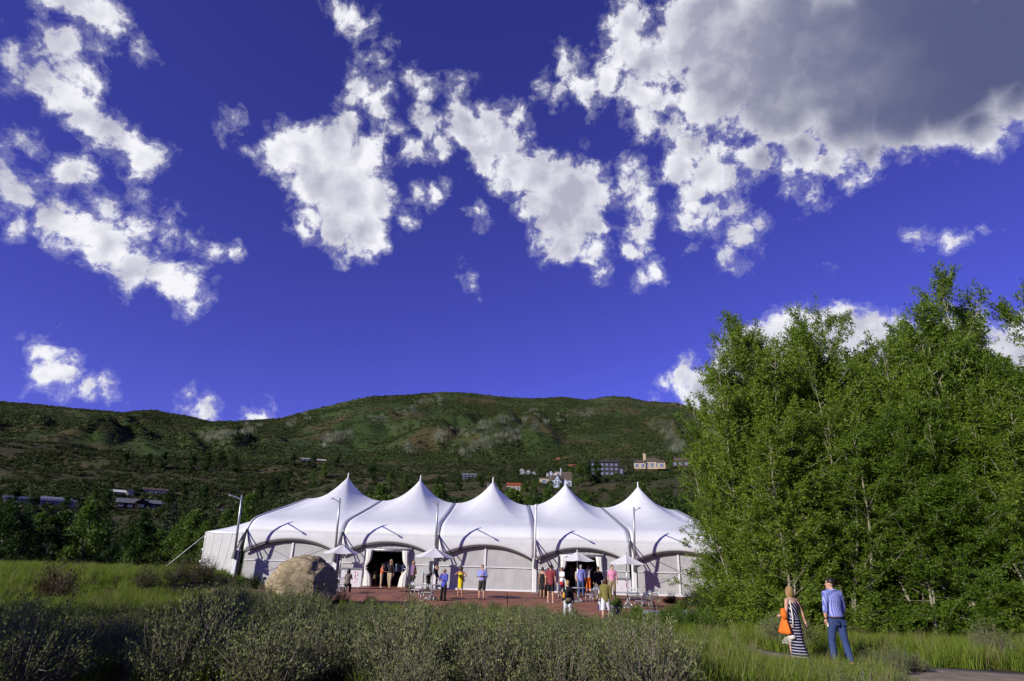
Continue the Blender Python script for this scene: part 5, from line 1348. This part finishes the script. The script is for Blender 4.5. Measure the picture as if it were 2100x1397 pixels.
for i, (px, py, s) in enumerate(((395, 1190, 1.15), (425, 1186, 1.0), (360, 1194, .9), (300, 1204, .9), (120, 1222, 1.0), (105, 1215, .8))):
    shrub(SH_R, px, py, s, 'rusty brown bush on the left slope beside the tent porch' if px > 330 else 'rusty brown bush on the far left slope', 'rusty bushes by the porch' if px > 330 else 'rusty bushes on the left slope', i=i)
m = SH_G[1]; put('leafy_shrub', 'leafy green plant growing in the grey planter pot', 'plant', None, [('stem', m[0], M_twig), ('foliage', m[1], None)], (pp.x, pp.y, pp.z + .52), 0.5, .48)
# bare twiggy bushes near the boulder and in the brush
def bare(name, seed):
    r = np.random.default_rng(seed); segs = []
    def grow(p, d, l, rad, dep):
        q = p + d * l; segs.append(([p, (p + q) / 2 + r.normal(size=3) * l * .06, q], [rad, rad * .8, rad * .6]))
        if dep:
            for _ in range(r.integers(2, 4)): grow(q, unit(d + r.normal(size=3) * .45 + np.array([0, 0, .12])), l * r.uniform(.6, .85), rad * .58, dep - 1)
    for k in range(5): grow(np.array([0, 0, -.02]), unit(r.normal(size=3) * .45 + np.array([0, 0, 1.0])), r.uniform(.22, .36), .013, 4)
    return tubes_np(segs, 4).mesh(name)
BARE = [bare('bare_branches', s) for s in (1, 2)]
for i, (px, py, s, lab) in enumerate(((648, 1245, 1.05, 'bare twiggy bush in front of the shaded side of the boulder'), (666, 1238, .8, 'small bare bush at the right foot of the boulder'), (358, 1300, .9, 'bare dark bush standing in the left grass'), (115, 1290, .75, 'bare bush among the shaded sagebrush'), (385, 1285, .7, 'dead grey branches lying in the sagebrush'))):
    p = on_plane(px, py, .1); o = link('bare_bush', BARE[i % 2], M_twig); o.location = (p.x, p.y, float(near_z(p.x, p.y))); o.scale = (s, s, s); o.rotation_euler = (0, 0, i * 1.3); tag(o, lab, 'shrub')

# scattering of what nobody could count
def scatter(name, label, cat, pts, scl, rz, protos, group=None):
    me = bpy.data.meshes.new(name); n = len(pts); me.vertices.add(n); me.vertices.foreach_set('co', np.asarray(pts, dtype=np.float32).ravel())
    a = me.attributes.new('size', 'FLOAT', 'POINT'); a.data.foreach_set('value', np.asarray(scl, dtype=np.float32))
    a = me.attributes.new('turn', 'FLOAT_VECTOR', 'POINT'); v = np.zeros((n, 3), dtype=np.float32); v[:, 2] = rz; a.data.foreach_set('vector', v.ravel())
    a = me.attributes.new('pick', 'INT', 'POINT'); a.data.foreach_set('value', rs.integers(0, len(protos), n).astype(np.int32))
    o = link(name, me); tag(o, label, cat, kind='stuff')
    ng = bpy.data.node_groups.new(name, 'GeometryNodeTree')
    ng.interface.new_socket('Geometry', in_out='INPUT', socket_type='NodeSocketGeometry'); ng.interface.new_socket('Geometry', in_out='OUTPUT', socket_type='NodeSocketGeometry')
    N = ng.nodes; Lk = ng.links; gi = N.new('NodeGroupInput'); go = N.new('NodeGroupOutput'); ip = N.new('GeometryNodeInstanceOnPoints'); jn = N.new('GeometryNodeJoinGeometry')
    for pm in protos:
        po = bpy.data.objects.new(name + '_piece', pm); oi = N.new('GeometryNodeObjectInfo'); oi.inputs['Object'].default_value = po; oi.inputs['As Instance'].default_value = True
        Lk.new(oi.outputs['Geometry'], jn.inputs[0])
    def attr(nm, ty):
        q = N.new('GeometryNodeInputNamedAttribute'); q.data_type = ty; q.inputs['Name'].default_value = nm; return q.outputs['Attribute']
    e2r = N.new('FunctionNodeEulerToRotation'); Lk.new(attr('turn', 'FLOAT_VECTOR'), e2r.inputs[0])
    Lk.new(gi.outputs[0], ip.inputs['Points']); Lk.new(jn.outputs[0], ip.inputs['Instance']); ip.inputs['Pick Instance'].default_value = True
    Lk.new(attr('pick', 'INT'), ip.inputs['Instance Index']); Lk.new(e2r.outputs[0], ip.inputs['Rotation']); Lk.new(attr('size', 'FLOAT'), ip.inputs['Scale'])
    Lk.new(ip.outputs[0], go.inputs[0]); md = o.modifiers.new('scatter', 'NODES'); md.node_group = ng
    return o
def tuft(name, seed, m, n=46, h=(.22, .50), w=.011, rad=.16, lean=.35):
    r = np.random.default_rng(seed); V = []; F = []; T = []
    for k in range(n):
        a = r.random() * 6.28; q = math.sqrt(r.random()) * rad; p = np.array([math.cos(a) * q, math.sin(a) * q, -.02]); hh = r.uniform(*h); b = r.random() * 6.28
        d = np.array([math.cos(b), math.sin(b), 0]) * r.uniform(.05, lean) * hh; s = np.array([-math.sin(b + 1), math.cos(b + 1), 0]) * w / 2; c = len(V)
        V += [p - s, p + s, p + d * .35 + [0, 0, hh * .55] + s * .8, p + d * .35 + [0, 0, hh * .55] - s * .8, p + d + [0, 0, hh]]
        F.append([(c, c + 1, c + 2, c + 3), (c + 3, c + 2, c + 4)]); T += [r.random()] * 5
    me = mesh_np(name, np.array(V), [np.array([f[0] for f in F]), np.array([f[1] for f in F])], {'tint': T}); me.materials.append(m); return me
TG = [tuft('grass_tuft', 100 + i, L_grass) for i in range(3)]
TS = [tuft('straw_tuft', 110 + i, L_straw, 20, (.35, .72), .006, .14, .45) for i in range(2)]
TF = [leafy('forb', 120 + i, L_shrub, .22, .2, 260, (.03, .06), .45, 12)[1] for i in range(2)]
gp, sp_, fp = [], [], []
for _ in range(30000):
    y = 8.2 + 40 * rs.random() ** 1.35; x = rs.uniform(-1.05, .95) * (y * .98 + 1.0)
    if x < -40 or x > 22 or path_d(np.array(x), np.array(y)) < (1.0 if y < 21 else 1.55) or (-17.6 < x < 18 and y > 29.4) or y > 46: continue
    if math.hypot(x + 10.3, y - 28.6) < 1.3: continue
    g = grassy(x, y); dens = (.18 + .82 * g) * (.30 if y < 10.5 and x < 2.5 else 1.0)
    if rs.random() > dens: continue
    f_ = fit_top(x, y, .55, 14)
    if f_ < .3 and y < 30: continue
    v = (x, y, float(near_z(x, y)), max(f_, .3)); u = rs.random()
    (sp_ if u < .14 else fp if u < .30 else gp).append(v)
def emit(name, lab, pts, pr, lo, hi):
    n = len(pts); pts = np.array(pts); scatter(name, lab, 'grass', pts[:, :3], rs.uniform(lo, hi, n) * pts[:, 3], rs.uniform(0, 6.28, n), pr)
emit('meadow_grass', 'green meadow grass between the sagebrush and along the path', gp, TG, .7, 1.25)
emit('dry_grass', 'tall straw-coloured grass stalks among the green', sp_, TS, .7, 1.1)
emit('low_herbs', 'low leafy herbs between the grasses', fp, TF, .7, 1.6)

# trees of the valley and the slope
def crown_tree(name, seed, m, H=9.0, Rr=2.6, n=3600, L=(.28, .5), lobes=26, cone=False, lowc=.12):
    r = np.random.default_rng(seed); segs = [([(0, 0, -.6), (.05, .03, H * .45), (0, .05, H * .9)], [.20, .13, .03])]; P = []; D = []
    if cone:
        for k in range(int(H * 5)):
            f = lowc + (1 - lowc) * (k + r.random()) / (H * 5); rr = Rr * (1 - f) ** .85 * r.uniform(.8, 1.1) + .1; az = k * 2.4; kk = max(8, int(n / (H * 5) * 1.5 * (1 - f) + 8))
            s = r.uniform(.1, 1, kk); d = np.array([math.cos(az), math.sin(az), -.18]); P.append(np.array([0, 0, f * H]) + d * (rr * s)[:, None] + r.normal(size=(kk, 3)) * .12); D.append(d + r.normal(size=(kk, 3)) * .4)
    else:
        for k in range(lobes):
            f = lowc + (1 - lowc) * r.random(); pr = np.interp(f, [0, .15, .4, .7, .9, 1], [.5, .85, 1, .78, .45, .15]); az = r.random() * 6.28; q = Rr * pr * math.sqrt(r.random()) * .85
            c = np.array([math.cos(az) * q, math.sin(az) * q, f * H * .93]); rad = r.uniform(.5, 1.0) * Rr * .42; kk = n // lobes
            d = unit(r.normal(size=(kk, 3))); P.append(c + d * (rad * r.random((kk, 1)) ** .45) * np.array([1, 1, .95])); D.append(d * .6 + r.normal(size=(kk, 3)) * .5 + np.array([0, 0, .25]))
            segs.append(([(0, 0, max(.3, c[2] - rad - .8)), tuple(c * .6 + np.array([0, 0, c[2] * .35])), tuple(c)], [.05, .035, .01]))
    P = np.concatenate(P); nn = len(P); Ls = r.uniform(L[0], L[1], nn)
    tm = tubes_np(segs, 5).mesh(name + '_trunk'); return tm, leaf_mesh(name + '_crown', [leaves(P, np.concatenate(D), Ls, Ls * .55, r)], m)
VT = [crown_tree('valley_tree', 200 + i, L_val, 9, 2.4 + .5 * (i % 2)) for i in range(4)]
LT = [crown_tree('light_tree', 210 + i, L_lit, 9, 2.2 + .4 * i, 3400) for i in range(3)]
PT = [crown_tree('spruce_tree', 220 + i, L_pine, 10, 2.1, 3000, (.22, .42), cone=True, lowc=.05) for i in range(2)]
def tree(kind, i, x, y, z, H, label, group, name='valley_tree', wd=1.0):
    tm, cm = kind[i % len(kind)]; s = H / 9.0
    put(name, label, 'tree', group, [('trunk', tm, M_bark2), ('crown', cm, None)], (x, y, z - .2), i * 2.3, (s * wd, s * wd, s))
cnt = 0; acc = []
while cnt < 85:
    A = R(rs.uniform(-49, -17.5)); r_ = 62 + 130 * rs.random() ** 1.3; x, y = r_ * math.sin(A), r_ * math.cos(A)
    if (x > -27 and y < 74) or y < 50: continue
    H = rs.uniform(5.5, 9.5) * (1.0 if r_ > 85 else .78)
    if any((x - a) ** 2 + (y - b) ** 2 < 9 for a, b in acc): continue
    acc.append((x, y)); z = land_at(A, r_); u = rs.random()
    if u < .14: tree(PT, cnt, x, y, z, H * 1.15, 'dark spruce among the valley trees left of the tent', 'valley spruces', 'spruce_tree')
    elif u < .74: tree(VT, cnt, x, y, z, H, 'dark green broadleaf tree in the valley left of the tent', 'dark valley trees')
    else: tree(LT, cnt, x, y, z, H, 'mid green broadleaf tree in the valley left of the tent', 'mid green valley trees')
    cnt += 1
cnt = 0
while cnt < 72:                                      # trees behind the tent
    A = R(rs.uniform(-17, 26)); r_ = 95 + 110 * rs.random(); x, y = r_ * math.sin(A), r_ * math.cos(A)
    H = rs.uniform(10, 15.5) * (.85 if 2 < math.degrees(A) < 12 else 1.0); z = land_at(A, r_); cnt += 1
    tree(LT if rs.random() < .5 else VT, cnt, x, y, z, H, 'rounded green tree showing above the tent roof', 'trees behind the tent')
# slender saplings beside the porch
for px, ty, Y, lab in ((405, 1062, 53, 'leafy young aspen beside the porch guy rope'), (372, 1082, 55, 'low leafy aspen left of the guy rope'), (440, 1040, 57, 'slender young aspen behind the tent porch'), (487, 1000, 60, 'tall thin aspen behind the leaning mast'), (612, 1020, 72, 'thin aspen tip showing over the tent edge')):
    g0 = at_x(px, Y, 0.5); z = float(near_z(g0.x, g0.y)); H = at(px, ty, Y).z - z
    tree(LT, int(px), g0.x, g0.y, z, H, lab, None, 'aspen_tree', .62 if px > 420 else .85)
# garden trees between the houses
GT = [(1190, 1000, 46, 0), (1208, 990, 40, 1), (1225, 992, 44, 1), (1298, 972, 24, 2), (1375, 962, 30, 0), (1425, 958, 30, 0), (1290, 975, 20, 1), (1060, 984, 22, 1), (1105, 975, 20, 0), (1172, 990, 30, 0), (1128, 985, 18, 2), (1095, 1020, 34, 0), (1075, 1030, 36, 0), (1120, 1030, 30, 1), (1130, 1015, 26, 0), (1150, 1025, 30, 0), (1022, 1012, 26, 1), (985, 1000, 24, 1), (940, 1008, 30, 1), (900, 1010, 30, 1), (1200, 1030, 24, 0), (1345, 1040, 34, 0), (1375, 1045, 40, 0), (1405, 1060, 44, 0), (1420, 1030, 40, 1), (1390, 1080, 40, 0), (1360, 1070, 30, 1), (640, 960, 26, 1), (600, 958, 26, 1), (690, 960, 24, 1), (420, 968, 34, 1), (450, 966, 36, 1), (390, 970, 30, 1), (480, 968, 30, 1), (330, 965, 30, 1), (250, 958, 26, 1), (300, 962, 26, 1), (210, 1050, 34, 1), (180, 1052, 30, 0), (340, 1055, 36, 1), (220, 1022, 26, 1), (130, 1050, 30, 1), (20, 1050, 36, 1), (60, 1056, 30, 1), (370, 1030, 34, 1), (415, 1035, 34, 1), (530, 1030, 34, 1), (560, 1015, 34, 1), (590, 1000, 30, 1), (640, 1000, 34, 0), (665, 985, 30, 0), (760, 990, 34, 1), (800, 1000, 34, 0), (830, 1005, 30, 0)]
for i, (px, py, hp, kd) in enumerate(GT):
    p, r_ = hit(px, py); H = hp / FPX * r_ / math.cos(R(PITCH)) * 1.0
    kind = (LT, VT, PT)[kd]
    tree(kind, i, p.x, p.y, p.z, H, ('sunlit green tree standing among the hillside houses', 'dark green tree standing on the hillside', 'dark spruce beside a hillside house')[kd], ('sunlit hillside trees', 'dark hillside trees', 'hillside spruces')[kd], 'hillside_tree')
# scrub on the slope and the wood on the mountain
def clump(name, seed, m, n, Rr, H, L):
    r = np.random.default_rng(seed); d = unit(r.normal(size=(n, 3))); d[:, 2] = np.abs(d[:, 2]); P = d * (r.random((n, 1)) ** .4) * np.array([Rr, Rr, H]); P += r.normal(size=(n, 3)) * .06 * Rr
    Ls = r.uniform(L * .6, L * 1.2, n); me = leaf_mesh(name, [leaves(P, d + r.normal(size=(n, 3)) * .6, Ls, Ls * .7, r)], m); return me
OAK = [clump('scrub', 300 + i, L_oak, 150, 1.9, 1.9, .75) for i in range(4)]
MTN = [clump('mountain_bush', 310 + i, L_mtn, 42, 4.2, 4.2, 3.2) for i in range(4)]
def aspen(name, seed):
    r = np.random.default_rng(seed); n = 26; b = r.normal(size=(n, 3)) * np.array([6, 6, .5]); h = r.uniform(7, 13, n); V = np.stack([b, b + [.5, 0, 0], b + np.stack([np.full(n, .35), np.zeros(n), h], 1), b + np.stack([np.full(n, .1), np.zeros(n), h], 1)], 1).reshape(-1, 3)
    me = mesh_np(name, V, [np.arange(4 * n).reshape(n, 4)], {'tint': np.repeat(r.random(n), 4)}); me.materials.append(L_asp); return me
ASP = [aspen('aspen_stand', 320 + i) for i in range(3)]
def wedge(n, r0, r1, a0=-50, a1=50):
    A = np.radians(rs.uniform(a0, a1, n)); r_ = np.sqrt(rs.uniform(r0 ** 2, r1 ** 2, n)); return A, r_
A, r_ = wedge(60000, 130, 960)
x, y = r_ * np.sin(A), r_ * np.cos(A); dn = fb2(x * .018, y * .018, 4); az = np.degrees(A)
keep = rs.random(len(A)) < np.clip((dn - .40) * 5, .10, 1) * np.interp(az, [-50, 0, 8, 20, 50], [1, .95, .65, .55, .6])
A, r_ = A[keep], r_[keep]; z = land_z(A, r_)
scatter('hillside_scrub', 'dark scrub oak covering the slope behind the tent', 'shrubs', np.stack([r_ * np.sin(A), r_ * np.cos(A), z - .3], 1), rs.uniform(.6, 1.35, len(A)) * np.interp(r_, [130, 900], [.8, 1.3]), rs.uniform(0, 6.28, len(A)), OAK)
A, r_ = wedge(120000, 940, 2640); x, y = r_ * np.sin(A), r_ * np.cos(A); dn = fb2(x * .004, y * .004, 4)
keep = rs.random(len(A)) < np.clip((dn - .40) * 5, .10, .62); A, r_ = A[keep], r_[keep]; z = land_z(A, r_)
scatter('mountain_wood', 'green brush and woodland covering the mountain', 'woodland', np.stack([r_ * np.sin(A), r_ * np.cos(A), z - 1], 1), rs.uniform(.4, 1.1, len(A)), rs.uniform(0, 6.28, len(A)), MTN)
# pale aspen stands follow the spurs
pts = []
for sp, h, wd in SPURS[:5] + SPURS[7:8]:
    for (ax_, ay), (bx, by) in zip(sp[:-1], sp[1:]):
        for k in range(60):
            t = rs.random(); X, Yp = ax_ + (bx - ax_) * t + rs.normal() * 15, ay + (by - ay) * t + 5 + rs.normal() * 6
            if fb2(np.array(X * .05), np.array(Yp * .05), 3) < .50: continue
            d = ray(X, Yp); A_ = math.atan2(d[0], d[1]); el = d[2] / math.hypot(d[0], d[1]); pts.append((A_, el))
AA = np.array([q[0] for q in pts]); EE = np.array([q[1] for q in pts]); rr = np.linspace(950, 2590, 200)
Z = land_z(np.repeat(AA, 200), np.tile(rr, len(AA))).reshape(len(AA), 200); ok = Z >= CAMZ + rr[None] * EE[:, None]
kk = np.argmax(ok, 1); good = ok.any(1); ra = rr[kk]; za = Z[np.arange(len(AA)), kk]
scatter('aspen_wood', 'pale aspen stands along the mountain spurs', 'woodland', np.stack([ra * np.sin(AA), ra * np.cos(AA), za], 1)[good], rs.uniform(.6, 1.15, int(good.sum())), rs.uniform(-.4, .4, int(good.sum())), ASP)
